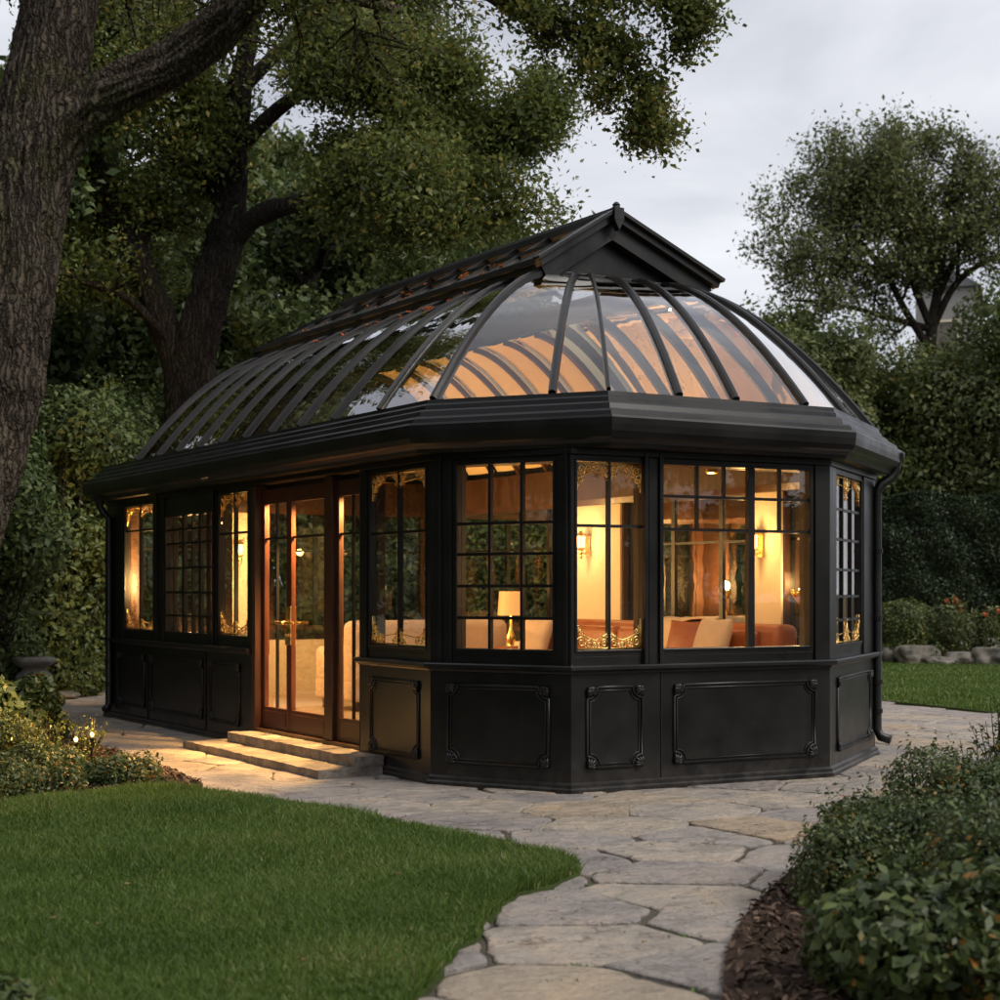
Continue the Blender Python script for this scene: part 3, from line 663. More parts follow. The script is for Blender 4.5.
sheet('lawn',lawn,.046,M_TURF,.042)
rl_px=[(882,703),(940,709),(1000,716),(1150,735),(1400,760),(1500,680),(1300,662),(1000,659),(900,656),(800,655),(740,664),(760,690)]
rlawn=smooth_poly(G(rl_px),5); sheet('far_lawn',rlawn,.036,M_TURF,.03)
lb_px=[(-420,740),(-150,728),(0,728),(60,738),(120,757),(160,771),(203,789),(180,794),(160,797),(80,803),(0,814),(-150,838),(-420,905)]
lbed=smooth_poly(G(lb_px),5); sheet('flower_bed',lbed,.044,M_MULCH,.025)
rb_px=[(722,1010),(726,965),(742,930),(775,893),(810,866),(880,832),(960,800),(1040,775),(1200,760),(1500,800),(1900,1000),(1500,1500),(700,1500),(712,1100)]
rbed=smooth_poly(G(rb_px),5); sheet('mulch_bed',rbed,.045,M_MULCH,.027)
fb_px=[(740,662),(800,653),(900,655),(1000,658),(1300,661),(1500,672),(1500,640),(1000,640),(800,640)]
sheet('rear_bed',G(fb_px),.030,M_MULCH,.025)

# paving: irregular slabs, clipped Voronoi cells
pat_px=[(-420,752),(-420,712),(-100,706),(40,702),(108,690),(200,684),(500,686),(800,694),(880,702),(1000,716),(1150,735),(1350,752),(1350,800),(1090,800),(930,850),(860,890),(800,945),(780,990),(780,1300),(80,1300),(200,1050),(290,985),(350,940),(400,890),(300,840),(100,830),(-420,910)]
pat=G(pat_px)
def clip(poly,p,n):
    out=[]; m=len(poly)
    for i in range(m):
        a,b=poly[i],poly[(i+1)%m]; da=(a-p).dot(n); db=(b-p).dot(n)
        if da<=0: out.append(a)
        if (da<0<db) or (db<0<da): out.append(a+(b-a)*(da/(da-db)))
    return out
rng=random.Random(3)
seeds=[]; 
tries=0
while tries<26000:
    tries+=1; x=rng.uniform(-9,8.5); y=rng.uniform(4.2,25.5)
    md=.62 if y>11.5 else (.66 if y>9.6 else .70)
    md*=rng.choice((.75,1,1.15))
    ok=True
    for q in seeds:
        dx=(x-q[0])*.80; dy=(y-q[1])*1.0
        if dx*dx+dy*dy<md*md: ok=False;break
    if ok: seeds.append((x,y))
xs=np.array([s[0] for s in seeds]); ys=np.array([s[1] for s in seeds]); keep=inpoly(pat,xs,ys)
FOOT=[L2W(p.x,p.y) for p in off_poly([PF,PA,PB,PC,PD,PE],-.5,True)]
inside=inpoly(FOOT,xs,ys)
PV=[];PFc=[];PT=[]
for i,(x,y) in enumerate(seeds):
    if not keep[i] or inside[i]: continue
    c=Vector((x,y)); poly=[c+Vector(q) for q in ((-1.3,-1.3),(1.3,-1.3),(1.3,1.3),(-1.3,1.3))]
    d2=(xs-x)**2+(ys-y)**2; idx=np.argsort(d2)[1:22]
    for j in idx:
        q=Vector((xs[j],ys[j])); n=(q-c).normalized(); poly=clip(poly,(c+q)/2,n)
        if len(poly)<3: break
    if len(poly)<3: continue
    gap=rng.uniform(.001,.012) if y>10 else rng.uniform(.014,.028)
    # inset
    m=len(poly); 
    for k in range(m):
        pass
    cp=poly[:]
    P=cp
    for k in range(m):
        a,b=cp[k],cp[(k+1)%m]
        if (b-a).length<1e-5: continue
        e=(b-a).normalized(); n=Vector((e.y,-e.x)); 
        if n.dot(c-a)>0: n=-n
        P=clip(P,a-n*gap,n)
        if len(P)<3: break
    if len(P)<3: continue
    # drop short edges, subdivide and roughen
    P=[p for k,p in enumerate(P) if (p-P[k-1]).length>.03]
    if len(P)<3: continue
    Q=[]
    for k in range(len(P)):
        a,b=P[k],P[(k+1)%len(P)]; ns=max(2,int((b-a).length/.035)); ap=P[k-1]
        for s_ in range(ns):
            f=s_/ns; p=a.lerp(b,f)
            if s_==0: p=p*.97+((ap*.015+b*.015)) if (a-ap).length>.08 and (b-a).length>.08 else p
            nv=noise.noise_vector(Vector((p.x*2.6,p.y*2.6,i*3.1)))*.026+noise.noise_vector(Vector((p.x*9,p.y*9,i*3.1)))*.022+noise.noise_vector(Vector((p.x*30,p.y*30,i*3.1)))*.006
            Q.append(Vector((p.x+nv.x,p.y+nv.y)))
    h=.024+rng.uniform(-.004,.006); tx,ty=rng.uniform(-.006,.006),rng.uniform(-.006,.006)
    o=len(PV); m=len(Q); rings=[(0.0,-.02),(.0,h-.008),(.008,h-.002),(.022,h),(.10,h+.0015)]
    for rd,z in rings:
        for p in Q:
            e=(c-p); l=max(e.length,.01); pp=p+e*(min(rd,l*.6)/l)
            PV.append((pp.x,pp.y,z+((pp.x-c.x)*tx+(pp.y-c.y)*ty if z>0 else 0)+(noise.noise(Vector((pp.x*6,pp.y*6,1)))*.004 if rd>0.01 else 0)))
    tn=rng.random(); 
    for r_ in range(len(rings)-1):
        for k in range(m): PFc.append((o+r_*m+k,o+r_*m+(k+1)%m,o+(r_+1)*m+(k+1)%m,o+(r_+1)*m+k)); PT.append(tn)
    PFc.append(tuple(o+(len(rings)-1)*m+k for k in range(m))); PT.append(tn)
me=bpy.data.meshes.new('patio'); me.from_pydata(PV,[],PFc); me.update(); me.materials.append(M_FLAG)
a_=me.attributes.new('tint','FLOAT','FACE'); a_.data.foreach_set('value',PT)
po=bpy.data.objects.new('patio',me); COL.objects.link(po); tag(po,kind='structure')
bm=bmesh.new(); bm.from_mesh(me); bmesh.ops.recalc_face_normals(bm,faces=bm.faces[:]); bm.to_mesh(me); bm.free()
sheet('paving_bed',pat,.006,M_GAP)

# ------------------------------------------------------------------ foliage kit
nr=np.random.default_rng(11)
def leaves(name,C,size,m,parent=None,up=.35,aspect=.5,tint=None,N=None,fold=True,jit=.6):
    """one diamond leaf per centre point; N = optional preferred normals"""
    n=len(C); nrm=nr.normal(size=(n,3)); nrm/=np.linalg.norm(nrm,axis=1)[:,None]+1e-9
    nrm[:,2]+=up
    if N is not None: nrm=nrm*.75+N
    nrm/=np.linalg.norm(nrm,axis=1)[:,None]+1e-9
    a=nr.normal(size=(n,3)); a-=nrm*(a*nrm).sum(1)[:,None]; a/=np.linalg.norm(a,axis=1)[:,None]+1e-9
    b=np.cross(nrm,a); L=size*(1+jit*(nr.random(n)*2-1)); Wd=L*aspect*(.8+.4*nr.random(n))
    dr=nrm*(L*.10)[:,None]
    V=np.empty((n,4,3)); h=(L/2)[:,None]; ww=(Wd/2)[:,None]
    V[:,0]=C-a*h+dr*0; V[:,1]=C+b*ww-a*h*.1+dr; V[:,2]=C+a*h; V[:,3]=C-b*ww-a*h*.1+dr
    t=nr.random(n) if tint is None else np.clip(tint+nr.normal(size=n)*.13,0,1)
    loops=np.arange(4*n); tot=np.full(n,4)
    return npmesh(name,V.reshape(-1,3),loops,tot,m,parent,t)

class Tree:
    def __init__(s,seed): s.rg=random.Random(seed); s.mb=MB(); s.tw=[]
    def branch(s,p,d,L,r,lev,droop=0.0,seg=None,kids=(4,6),spread=.9,ratio=.58,up=.12):
        rg=s.rg; n=seg or max(3,int(4+lev)); pts=[Vector(p)]; d=Vector(d).normalized(); rs=[r]
        for i in range(n):
            d=(d+Vector((rg.gauss(0,.16),rg.gauss(0,.16),rg.gauss(0,.13)+up-droop*(i/n))) ).normalized()
            pts.append(pts[-1]+d*L/n); rs.append(r*(1-.72*(i+1)/n))
        s.mb.tube(pts,rs,(4,5,6,8,10)[min(lev,4)] if r<.12 else 12,cap=False)
        s.kids(pts,rs,L,lev,droop,kids,spread,ratio,up)
    def kids(s,pts,rs,L,lev,droop,kids,spread,ratio,up,f0=.25):
        rg=s.rg
        if lev<=0:
            for i in range(1,len(pts)): s.tw.append((pts[i-1].copy(),pts[i].copy()))
            return
        n=len(pts)-1
        for k in range(rg.randint(*kids)):
            f=f0+(1-f0)*((k+rg.random())/kids[1]); f=min(f,.999)*n; i=int(f); q=pts[i].lerp(pts[i+1],f-i); dd=(pts[i+1]-pts[i]).normalized()
            v=Vector((rg.gauss(0,1),rg.gauss(0,1),rg.gauss(0,.8))); v-=dd*v.dot(dd); v.normalize()
            nd_=(dd*(1-spread*.45)+v*spread).normalized()
            s.branch(q,nd_,L*ratio*rg.uniform(.75,1.2),max(.006,rs[i]*.55),lev-1,droop,kids=kids,spread=spread,ratio=ratio,up=up)
        if lev>=1: s.tw.append((pts[-2].copy(),pts[-1].copy()))
    def limb(s,pts,r0,r1,lev,L,n=16,kids=(4,6),droop=0.0,spread=.9,ratio=.58,up=.12,f0=.3,wob=.0,smooth=5):
        P=[Vector(p) for p in pts]; Q=[]
        for i in range(len(P)-1):
            p0=P[max(i-1,0)];p1=P[i];p2=P[i+1];p3=P[min(i+2,len(P)-1)]
            for k in range(smooth):
                t=k/smooth; Q.append(.5*((2*p1)+(-p0+p2)*t+(2*p0-5*p1+4*p2-p3)*t*t+(-p0+3*p1-3*p2+p3)*t**3))
        Q.append(P[-1]); m=len(Q)
        rs=[(r0+(r1-r0)*i/(m-1))*(1+.10*math.sin(i*1.3)*(1 if wob else 0)) for i in range(m)]
        s.mb.tube(Q,rs,n,cap=False)
        if kids: s.kids(Q,rs,L,lev,droop,kids,spread,ratio,up,f0)
    def leafpts(s,total,sig):
        k=max(1,int(total/len(s.tw))); A=np.array([[*a,*b] for a,b in s.tw]); A=np.repeat(A,k,0); f=nr.random(len(A))[:,None]
        return A[:,:3]*(1-f)+A[:,3:]*f+nr.normal(size=(len(A),3))*sig

def mk_tree(name,label,cat,T,leafm,barkm,total,sig,size,loc=(0,0,0),origin=None,aspect=.5,group=None,tintc=None):
    r=thing(name,label,cat,loc,0,group)
    if origin is not None:   # geometry was laid out in world coordinates
        o=Vector(origin); T.mb.v=[(a-o.x,b-o.y,c-o.z) for a,b,c in T.mb.v]; r.location=o
    T.mb.build('trunk',barkm,r,smooth=True)
    P=T.leafpts(total,sig)
    if origin is not None: P=P-np.array(origin)
    leaves('crown',P,size,leafm,r,aspect=aspect,up=.5)
    return r

# --- near left oak with bark relief
def bark_trunk(path,radii,n=72,m=120,amp=.03,seed=0):
    P=[Vector(p) for p in path]; Q=[];RR=[]
    for i in range(len(P)-1):
        p0=P[max(i-1,0)];p1=P[i];p2=P[i+1];p3=P[min(i+2,len(P)-1)]
        K=max(6,m//(len(P)-1))
        for k in range(K):
            t=k/K; Q.append(.5*((2*p1)+(-p0+p2)*t+(2*p0-5*p1+4*p2-p3)*t*t+(-p0+3*p1-3*p2+p3)*t**3)); RR.append(radii[i]*(1-t)+radii[i+1]*t)
    Q.append(P[-1]); RR.append(radii[-1]); mb=MB(); mb.tube(Q,RR,n,cap=False)
    out=[]
    for j,v in enumerate(mb.v):
        i=j//n; k=j%n; v=Vector(v); c=Q[i]; d=(v-c); r=d.length; d.normalize()
        a=2*math.pi*k/n; q=Vector((math.cos(a)*r*24+noise.noise(v*3)*1.2,math.sin(a)*r*24,v.z*4.2+seed))
        h=.9-abs(noise.noise(q))*3.6+noise.noise(q*2.6)*.9+noise.noise(Vector((math.cos(a)*1.4,math.sin(a)*1.4,v.z*.9+seed)))*2.2
        ring=.9*math.exp(-((v.z-2.62)/.07)**2) if seed==0 else 0
        out.append(tuple(v+d*amp*(h+ring)))
    mb.v=out; return mb
T1=Tree(21)
path=[at(-140,9,z=-.1),at(-98,9,700),at(-54,9,540),at(-8,9,390),at(16,9,250),at(36,9,130),at(56,9,20),at(80,9.1,-130),at(130,9.3,-330)]
tr=bark_trunk(path,[.42,.33,.285,.25,.23,.215,.20,.18,.14],seed=0,amp=.012,n=260,m=420)
T1.mb=tr
BP=[at(36,9.02,190),at(62,8.98,135),at(100,8.95,100),at(165,8.9,68),at(215,8.8,32),at(270,8.7,-30),at(360,8.7,-110)]
_b=bark_trunk(BP,[.15,.15,.135,.115,.105,.09,.06],seed=9,amp=.014,n=90,m=180); T1.mb.add(_b.v,_b.f)
T1.limb(BP[3:],.05,.04,2,1.0,n=8,kids=(12,14),f0=.5,droop=.25,spread=1.0)
T1.limb([at(120,9.3,-250),at(250,9.4,-260),at(380,9.6,-120),at(470,9.8,-18)],.09,.045,2,.5,n=10,kids=(2,3),f0=.8,droop=.2)
T1.limb([at(470,9.8,-18),at(520,9.9,14),at(565,10,34),at(605,10.1,56),at(638,10.2,88),at(655,10.2,128)],.045,.010,2,.40,n=8,kids=(15,16),f0=.05,droop=.30,spread=1.0,up=.0,ratio=.55,smooth=6)
T1.limb([at(500,9.9,4),at(560,10,-20),at(620,10,-16),at(670,10.1,6),at(694,10.2,34)],.030,.009,2,.36,n=8,kids=(11,12),f0=.15,droop=.25,spread=1.0,up=.0,ratio=.55)
T1.limb([at(60,9.1,-60),at(180,9.8,-90),at(300,10.6,-20),at(400,11.2,10)],.11,.03,2,1.15,n=10,kids=(16,18),f0=.3,droop=.2,spread=1.0)
T1.limb([at(60,9.1,-60),at(0,10,-70),at(60,11,-40),at(150,12,-20)],.08,.03,2,1.0,n=8,kids=(9,11),f0=.3,droop=.15,spread=1.0)
mk_tree('oak_tree','massive gnarled tree at the left edge whose bough overhangs the lawn and the roof','tree',T1,L_OAK,M_BARK,44000,.062,.036,origin=tuple(at(-150,9,z=0)),aspect=.55)

# --- forked tree behind the conservatory
T2=Tree(5); Y2=25
T2.mb=bark_trunk([at(196,Y2,z=-.1),at(195,Y2,480),at(190,Y2,400),at(196,Y2,340),at(212,Y2,290),at(226,Y2,235),at(234,Y2,180),at(240,Y2-.4,90),at(262,Y2-1,-40)],[.50,.40,.36,.31,.29,.25,.22,.17,.08],n=36,m=60,amp=.03,seed=4)
T2.limb([at(188,Y2,395),at(165,Y2,330),at(140,Y2,262),at(122,Y2,215),at(95,Y2-.3,160),at(60,Y2-.5,90)],.27,.08,3,2.2,n=14,kids=(7,9),wob=1)
T2.limb([at(212,Y2,285),at(232,Y2,240),at(262,Y2-.4,214),at(300,Y2-.8,203),at(345,Y2-1.2,190),at(385,Y2-1.6,204),at(420,Y2-2,212),at(450,Y2-2.4,200)],.20,.05,3,1.7,n=14,kids=(8,10),f0=.45,wob=1)
T2.limb([at(200,Y2,330),at(212,Y2+.1,270),at(222,Y2+.2,200),at(205,Y2+.2,120)],.19,.08,3,2.0,n=12,kids=(6,8),f0=.6)
T2.limb([at(236,Y2,150),at(290,Y2-.5,100),at(350,Y2-1,75),at(410,Y2-1.5,100),at(450,Y2-1.8,130)],.13,.03,3,1.3,n=12,kids=(9,11),f0=.3,spread=1)
T2.limb([at(240,Y2,90),at(310,Y2,25),at(370,Y2,5),at(410,Y2,30)],.12,.03,3,1.25,n=12,kids=(7,9),f0=.3,spread=1)
T2.limb([at(236,Y2,120),at(160,Y2-.4,60),at(100,Y2-.5,20)],.12,.04,3,1.8,n=12,kids=(6,8),f0=.3,spread=1)
T2.limb([at(186,Y2,360),at(130,Y2-.5,300),at(80,Y2-.8,280),at(30,Y2-1,250)],.08,.03,2,1.4,n=10,kids=(6,8),f0=.3,spread=1)
T2.limb([at(345,Y2-1.2,190),at(430,Y2-1.2,155),at(490,Y2-1.2,130),at(532,Y2-1.2,138)],.07,.02,3,1.15,n=8,kids=(7,8),f0=.2,spread=1)
T2.limb([at(420,Y2-2,212),at(470,Y2-2,222),at(520,Y2-2,212),at(556,Y2-2,214)],.05,.015,2,.9,n=8,kids=(7,8),f0=.1,spread=1)
mk_tree('forked_tree','dark forked tree rising behind the glass roof, its long limb reaching right','tree',T2,L_OAK,M_BARK2,190000,.19,.082,origin=tuple(at(196,Y2,z=0)))

# --- generic trees to copy
def generic(seed,H,spreadR,lev,leafm,barkm,total,sig,size,low=.25,name='broadleaf_tree',kids=(4,6),crook=.25):
    T=Tree(seed); rg=T.rg; pts=[Vector((0,0,-.1))]
    for i in range(1,7): pts.append(Vector((rg.gauss(0,crook),rg.gauss(0,crook),H*.78*i/6)))
    T.limb(pts,H*.026,H*.008,lev,H*.25,n=12,kids=None)
    nl=16
    for k in range(nl):
        f=low+(1-low)*(k/nl); i=min(5,int(f*6)); q=pts[i].lerp(pts[i+1],f*6-i); a=k*2.4+rg.random(); el=.15+.9*f
        R_=spreadR*(1-.50*abs(f-.45)-.25*(f>.8)); e=q+Vector((math.cos(a)*R_,math.sin(a)*R_,R_*el*.6)); mdl=q.lerp(e,.5)+Vector((rg.gauss(0,.2),rg.gauss(0,.2),.15*R_*.3))
        T.limb([q,mdl,e],H*.009,H*.003,lev-1,spreadR*.42,n=7,kids=kids,f0=.25,spread=1.0)
    return T
def put(src,px,Y,label,sc=1.0,rz=0.0,scz=None,first=False,group=None):
    o=src if first else copy_tree(src)
    p=at(px,Y); o.location=(p.x,p.y,0); o.rotation_euler=(0,0,rz); o.scale=(sc,sc,scz or sc); o['label']=label
    if group: o['group']=group
    return o
gA=mk_tree('broadleaf_tree','x','tree',generic(31,11,3.9,3,L_DARK,M_BARK2,0,0,0,low=.12,kids=(4,5)),L_DARK,M_BARK2,95000,.22,.15)
gB=mk_tree('broadleaf_tree','x','tree',generic(47,10,3.6,3,L_MID,M_BARK2,0,0,0,low=.10,kids=(4,5)),L_MID,M_BARK2,95000,.22,.15)
gr='trees closing off the back of the garden'
put(gA,60,30,'dark dense tree behind the shrubs at the far left',1.05,.3,first=True,group=gr)
put(gA,330,31,'deep green tree just right of the forked trunk',1.0,2.0,group=gr)
put(gA,-110,27,'dark tree half outside the frame behind the big oak trunk',1.1,4.0,group=gr)
put(gB,440,34,'yellowish green tree behind the ridge lantern',.98,1.1,first=True,group=gr)
put(gB,150,38,'pale green tree seen between the two forks',1.25,2.7,group=gr)
put(gA,500,42,'dark tree over the middle of the curved roof',.92,5.0,group=gr)
put(gB,250,44,'distant green tree filling the gap under the long limb',1.42,.2,group=gr)
put(gB,610,46,'tree seen through the right hand front windows',.72,3.5,group=gr)
put(gA,700,48,'dark low tree behind the right end of the roof',.62,1.5,group=gr)
put(gB,800,44,'mid green rounded tree just right of the dome',.70,.9,group=gr)
put(gA,880,46,'dark rounded tree over the left end of the hedge',.74,3.9,group=gr)
put(gB,965,44,'yellow tinged tree below the stone house wall',.74,5.4,group=gr)
put(gA,1045,43,'dark tree cut by the right edge behind the hedge',.80,2.4,group=gr)
put(gB,1030,50,'tree beside the stone house at the right edge',1.1,2.2,group=gr)
put(gB,735,50,'pale green tree top between dome and open tree',1.15,4.2,group=gr)
put(gB,300,36,'loose green tree in the crook of the long limb',1.2,4.9,group=gr)
put(gB,560,52,'faint tree visible through the middle front window',.75,.5,group=gr)
# garden behind the photographer's left, mirrored in the side glazing
for k,(x,y,s_,rz) in enumerate(((-10,13,.95,1),(-13,7.5,1.05,3),(-9.5,20,.9,5),(-11,1.5,.9,2),(-14,17,1.1,4.2),(-15,23,1.1,.4),(-19,19,1.2,2.2))):
    o=copy_tree(gB if k%2 else gA); o.location=(x,y,0); o.scale=(s_,s_,s_); o.rotation_euler=(0,0,rz); o['group']='trees along the left side of the garden'
    o['label']=['broad tree outside the left edge mirrored in the long glazed side','tree outside the left edge nearest the front lawn','tree outside the left edge level with the rear corner','tree outside the left edge beside the camera','second row tree outside the left edge beyond the nearest broad tree','second row tree outside the left edge level with the urn','third row tree farthest outside the left edge'][k]

for k,(x,y,s_,rz) in enumerate(((-6,-7,.9,1),(0,-11,1.0,3),(7,-9,.95,5),(13,-3,1.0,2),(16,6,.9,4),(-14,-3,1,.5),(18,15,.8,1.2),(-16,5,1.1,5))):
    o=copy_tree(gB if k%2 else gA); o.location=(x,y,0); o.scale=(s_,s_,s_); o.rotation_euler=(0,0,rz); o['group']='trees on the near side of the garden behind the viewer'
    o['label']='tree '+['behind the viewer to the left','straight behind the viewer','behind the viewer to the right','outside the right edge beside the viewer','outside the right edge level with the foreground shrubs','far behind the viewer at left','outside the right edge level with the conservatory','far outside the left edge beyond the lawn'][k]

# airy tree right
T3=Tree(77); Y3=47
T3.limb([at(925,Y3,z=-.1),at(926,Y3,480),at(928,Y3,380),at(932,Y3,325),at(938,Y3,290),at(944,Y3,240),at(950,Y3,190),at(955,Y3,165)],.26,.04,3,2.2,n=12,kids=(9,10),f0=.55,spread=1.1)
for P_ in ([(930,350),(905,310),(885,275),(855,262),(815,258),(785,262)],[(932,330),(912,280),(898,230),(880,185),(870,165)],[(934,325),(955,285),(985,262),(1020,250),(1060,245)],[(885,270),(850,230),(835,205)],
           [(934,330),(890,318),(840,305),(790,300)],[(936,300),(965,240),(1000,200),(1030,190)],[(938,290),(930,230),(915,180)],[(900,240),(865,215),(845,190)]):
    T3.limb([at(a,Y3-(i_*.25),b) for i_,(a,b) in enumerate(P_)],.12,.025,3,2.3,n=8,kids=(8,9),f0=.2,spread=1.1,ratio=.6)
mk_tree('airy_tree','tall open tree with bare forks against the sky at upper right','tree',T3,L_PALE,M_BARK2,50000,.17,.125,origin=tuple(at(925,Y3,z=0)))

# --- shrubs
def blob_leaves(name,label,cat,loc,blobs,total,size,m,aspect=.5,group=None,shell=.35,sticks=True,up=.3,seed=0,nsh=0,Ls=.15):
    r=thing(name,label,cat,loc,0,group); vol=np.array([b[1][0]*b[1][1]+b[1][2]*b[1][0] for b in blobs]); cnt=(vol/vol.sum()*total).astype(int)
    Cs=[];Ns=[]
    for (c,rad),n in zip(blobs,cnt):
        d=nr.normal(size=(n,3)); d/=np.linalg.norm(d,axis=1)[:,None]
        # clumpy surface
        q=d*3.1+seed; bumpy=.5*np.sin(q[:,0]*2.3+q[:,1]*1.7)+.5*np.sin(q[:,1]*3.1-q[:,2]*2.9+q[:,0]); f=(1-shell*nr.random(n)**1.5)*(1+.09*bumpy)+np.abs(nr.normal(size=n))*.035
        P=np.array(c)+d*np.array(rad)*f[:,None]; k=P[:,2]>.01; Cs.append(P[k]); Ns.append(d[k])
    if nsh:
        c_=[];n_=[]; shoots(c_,n_,blobs[:-1] or blobs,nsh,Ls,size,random.Random(seed+5)); Cs.append(np.array(c_)); Ns.append(np.array(n_))
    C=np.concatenate(Cs); N=np.concatenate(Ns)
    leaves('foliage',C,size,m,r,up=up,aspect=aspect,N=N*.8)
    if sticks:
        mb=MB(); rg=random.Random(seed)
        for (c,rad) in blobs:
            for k in range(9):
                e=Vector(c)+Vector((rg.uniform(-.75,.75)*rad[0],rg.uniform(-.75,.75)*rad[1],rg.uniform(.1,.75)*rad[2])); b=Vector((c[0]*.6+rg.uniform(-.1,.1),c[1]*.6+rg.uniform(-.1,.1),0))
                mb.tube([b,b.lerp(e,.5)+Vector((rg.gauss(0,.05),rg.gauss(0,.05),.05)),e],[.018,.012,.005],5)
        mb.build('stems',M_BARK2,r)
    return r
def shoots(C,N,loc_blobs,n,L,size,rg):
    for k in range(n):
        c,rad=rg.choice(loc_blobs); d=Vector((rg.gauss(0,1),rg.gauss(0,1),abs(rg.gauss(0,1))+.5)).normalized(); b=Vector((c[0]+d.x*rad[0]*.9,c[1]+d.y*rad[1]*.9,c[2]+d.z*rad[2]*.9)); e=(d+Vector((0,0,.6))).normalized(); l=L*rg.uniform(.4,1)
        for i in range(10):
            C.append(tuple(b+e*l*(i/9)+Vector((rg.gauss(0,size*.4),rg.gauss(0,size*.4),0)))); N.append((d.x,d.y,d.z))
def rb(rg,n,R3,h,lo=.3):
    out=[]
    for k in range(n):
        a=rg.random()*6.28; q=math.sqrt(rg.random()); rad=rg.uniform(.32,.5)*R3; out.append(((math.cos(a)*q*(R3-rad*.6),math.sin(a)*q*(R3-rad*.6),rg.uniform(lo,1)*(h-rad)),(rad,rad,rad*rg.uniform(.8,1))))
    out.append(((0,0,h*.4),(R3*.72,R3*.72,h*.42))); return out
rg=random.Random(12)
shr=[(20,22.5,1.55,4.3,'tall leafy shrub behind the stone urn'),(95,24.0,1.6,4.6,'tall shrub left of the rear corner of the conservatory'),(-60,20.5,1.6,3.9,'big shrub below the oak trunk at the left edge'),(150,27.5,1.8,4.6,'shrub behind the rear end of the glass roof')]
for k,(px,Y,r3,h,lb) in enumerate(shr):
    blob_leaves('garden_shrub',lb,'shrub',tuple(at(px,Y)),rb(rg,13,r3,h,.15),52000,.088,L_DARK,group='tall shrubs at the back left',seed=k,shell=.5,nsh=120,Ls=.5)
low=[(-10,21,.8,1.3,'low dark shrub left of the stone urn'),(70,22.8,.7,.9,'low rounded shrub right of the stone urn'),(20,15.6,.45,.75,'leafy perennial in front of the urn beside the paving'),(-35,14.6,.6,.95,'hosta like clump at the left edge beside the paving')]
for k,(px,Y,r3,h,lb) in enumerate(low):
    blob_leaves('low_shrub',lb,'shrub',tuple(at(px,Y)),rb(rg,7,r3,h,.2),12000 if k<2 else 7000,.075 if k<2 else .085,L_DARK if k!=2 else L_SHRUB,group='low shrubs at the left',seed=10+k)
# left foreground bed plants (pixel, ground row)
bedp=[((25,800),.42,.28,'spreading dark ground cover bush at the left front of the bed'),((112,789),.34,.24,'small rounded green bush at the tip of the bed'),((55,780),.34,.30,'feathery green bush behind the small garden lamps'),((-40,810),.5,.40,'bush at the left edge of the flower bed'),((10,762),.35,.46,'loose yellow green bush at the back of the bed')]
for k,((px,py),r3,h,lb) in enumerate(bedp):
    p=W(px,py); blob_leaves('bed_bush',lb,'bush',(p.x,p.y,.02),rb(rg,9,r3,h,.25),14000,.028,L_SHRUB,group='bushes in the left flower bed',seed=30+k,nsh=60,Ls=.12)
# corner blur bush bottom left
p=at(20,5.6); blob_leaves('corner_bush','out of focus dark bush in the bottom left corner','bush',(p.x-.2,p.y,0),[((0,0,-.02),(.34,.3,.19)),((-.35,.05,0),(.3,.3,.22))],6000,.05,L_SHRUB,seed=51)
# right foreground shrub mass
fr_=[((900,905),.56,.60,'glossy green shrub beside the path in the right foreground'),((1000,862),.55,.66,'taller shrub with a few orange leaves at the right edge'),((915,1005),.52,.52,'large leaved dark shrub in the bottom right corner'),((1060,960),.60,.75,'shrub cut off by the right edge at the bottom')]
for k,((px,py),r3,h,lb) in enumerate(fr_):
    p=W(px,py); blob_leaves('foreground_shrub',lb,'shrub',(p.x,p.y,.0),rb(rg,9,r3,h,.2),36000 if k!=2 else 11000,.026 if k!=2 else .055,L_SHRUB,group='shrubs in the right foreground bed',seed=60+k,nsh=160,Ls=.16)
def sprigs(name,label,cat,loc,n,h,spread,m,size,seed,flower=None,per=26,group=None,nfl=6):
    r=thing(name,label,cat,loc,0,group); rg=random.Random(seed); mb=MB(); C=[]; tops=[]
    for k in range(n):
        a=rg.random()*6.28; q=rg.random()*spread; b=Vector((math.cos(a)*q*.4,math.sin(a)*q*.4,0)); e=Vector((math.cos(a)*q,math.sin(a)*q,h*rg.uniform(.6,1)))
        m_=b.lerp(e,.5)+Vector((rg.gauss(0,.03),rg.gauss(0,.03),.02)); mb.tube([b,m_,e],[.006,.004,.002],5,cap=False); tops.append(e)
        for i in range(per):
            f=rg.uniform(.15,1); p=(b.lerp(m_,f*2) if f<.5 else m_.lerp(e,f*2-1)); C.append(p+Vector((rg.gauss(0,size*.55),rg.gauss(0,size*.55),rg.gauss(0,size*.3))))
    mb.build('stems',M_BARK2 if not flower else L_SHRUB,r); leaves('foliage',np.array([tuple(c) for c in C]),size,m,r,aspect=.45)
    if flower:
        for e in tops[:nfl]:
            C=[]
            for i in range(40):
                d=Vector((rg.gauss(0,1),rg.gauss(0,1),rg.gauss(0,1))).normalized(); C.append(e+d*.05*rg.uniform(.4,1))
            leaves('flower',np.array([tuple(c) for c in C]),.045,flower,r,aspect=.8)
    return r
p=W(965,838); sprigs('wispy_shrub','wispy upright shrub with small pale leaves beside the patio at right','shrub',(p.x,p.y,0),30,.62,.30,L_SHRUB,.032,3,per=34)
p=W(1005,800); sprigs('wispy_shrub','tall wispy shrub touching the right edge above the paving','shrub',(p.x,p.y,0),26,.85,.28,L_SHRUB,.035,4,per=30)
p=W(85,764); sprigs('feathery_plant','feathery pale stemmed plant glowing beside the garden lamps','plant',(p.x,p.y,0),26,.42,.25,L_MID,.030,5,per=20)
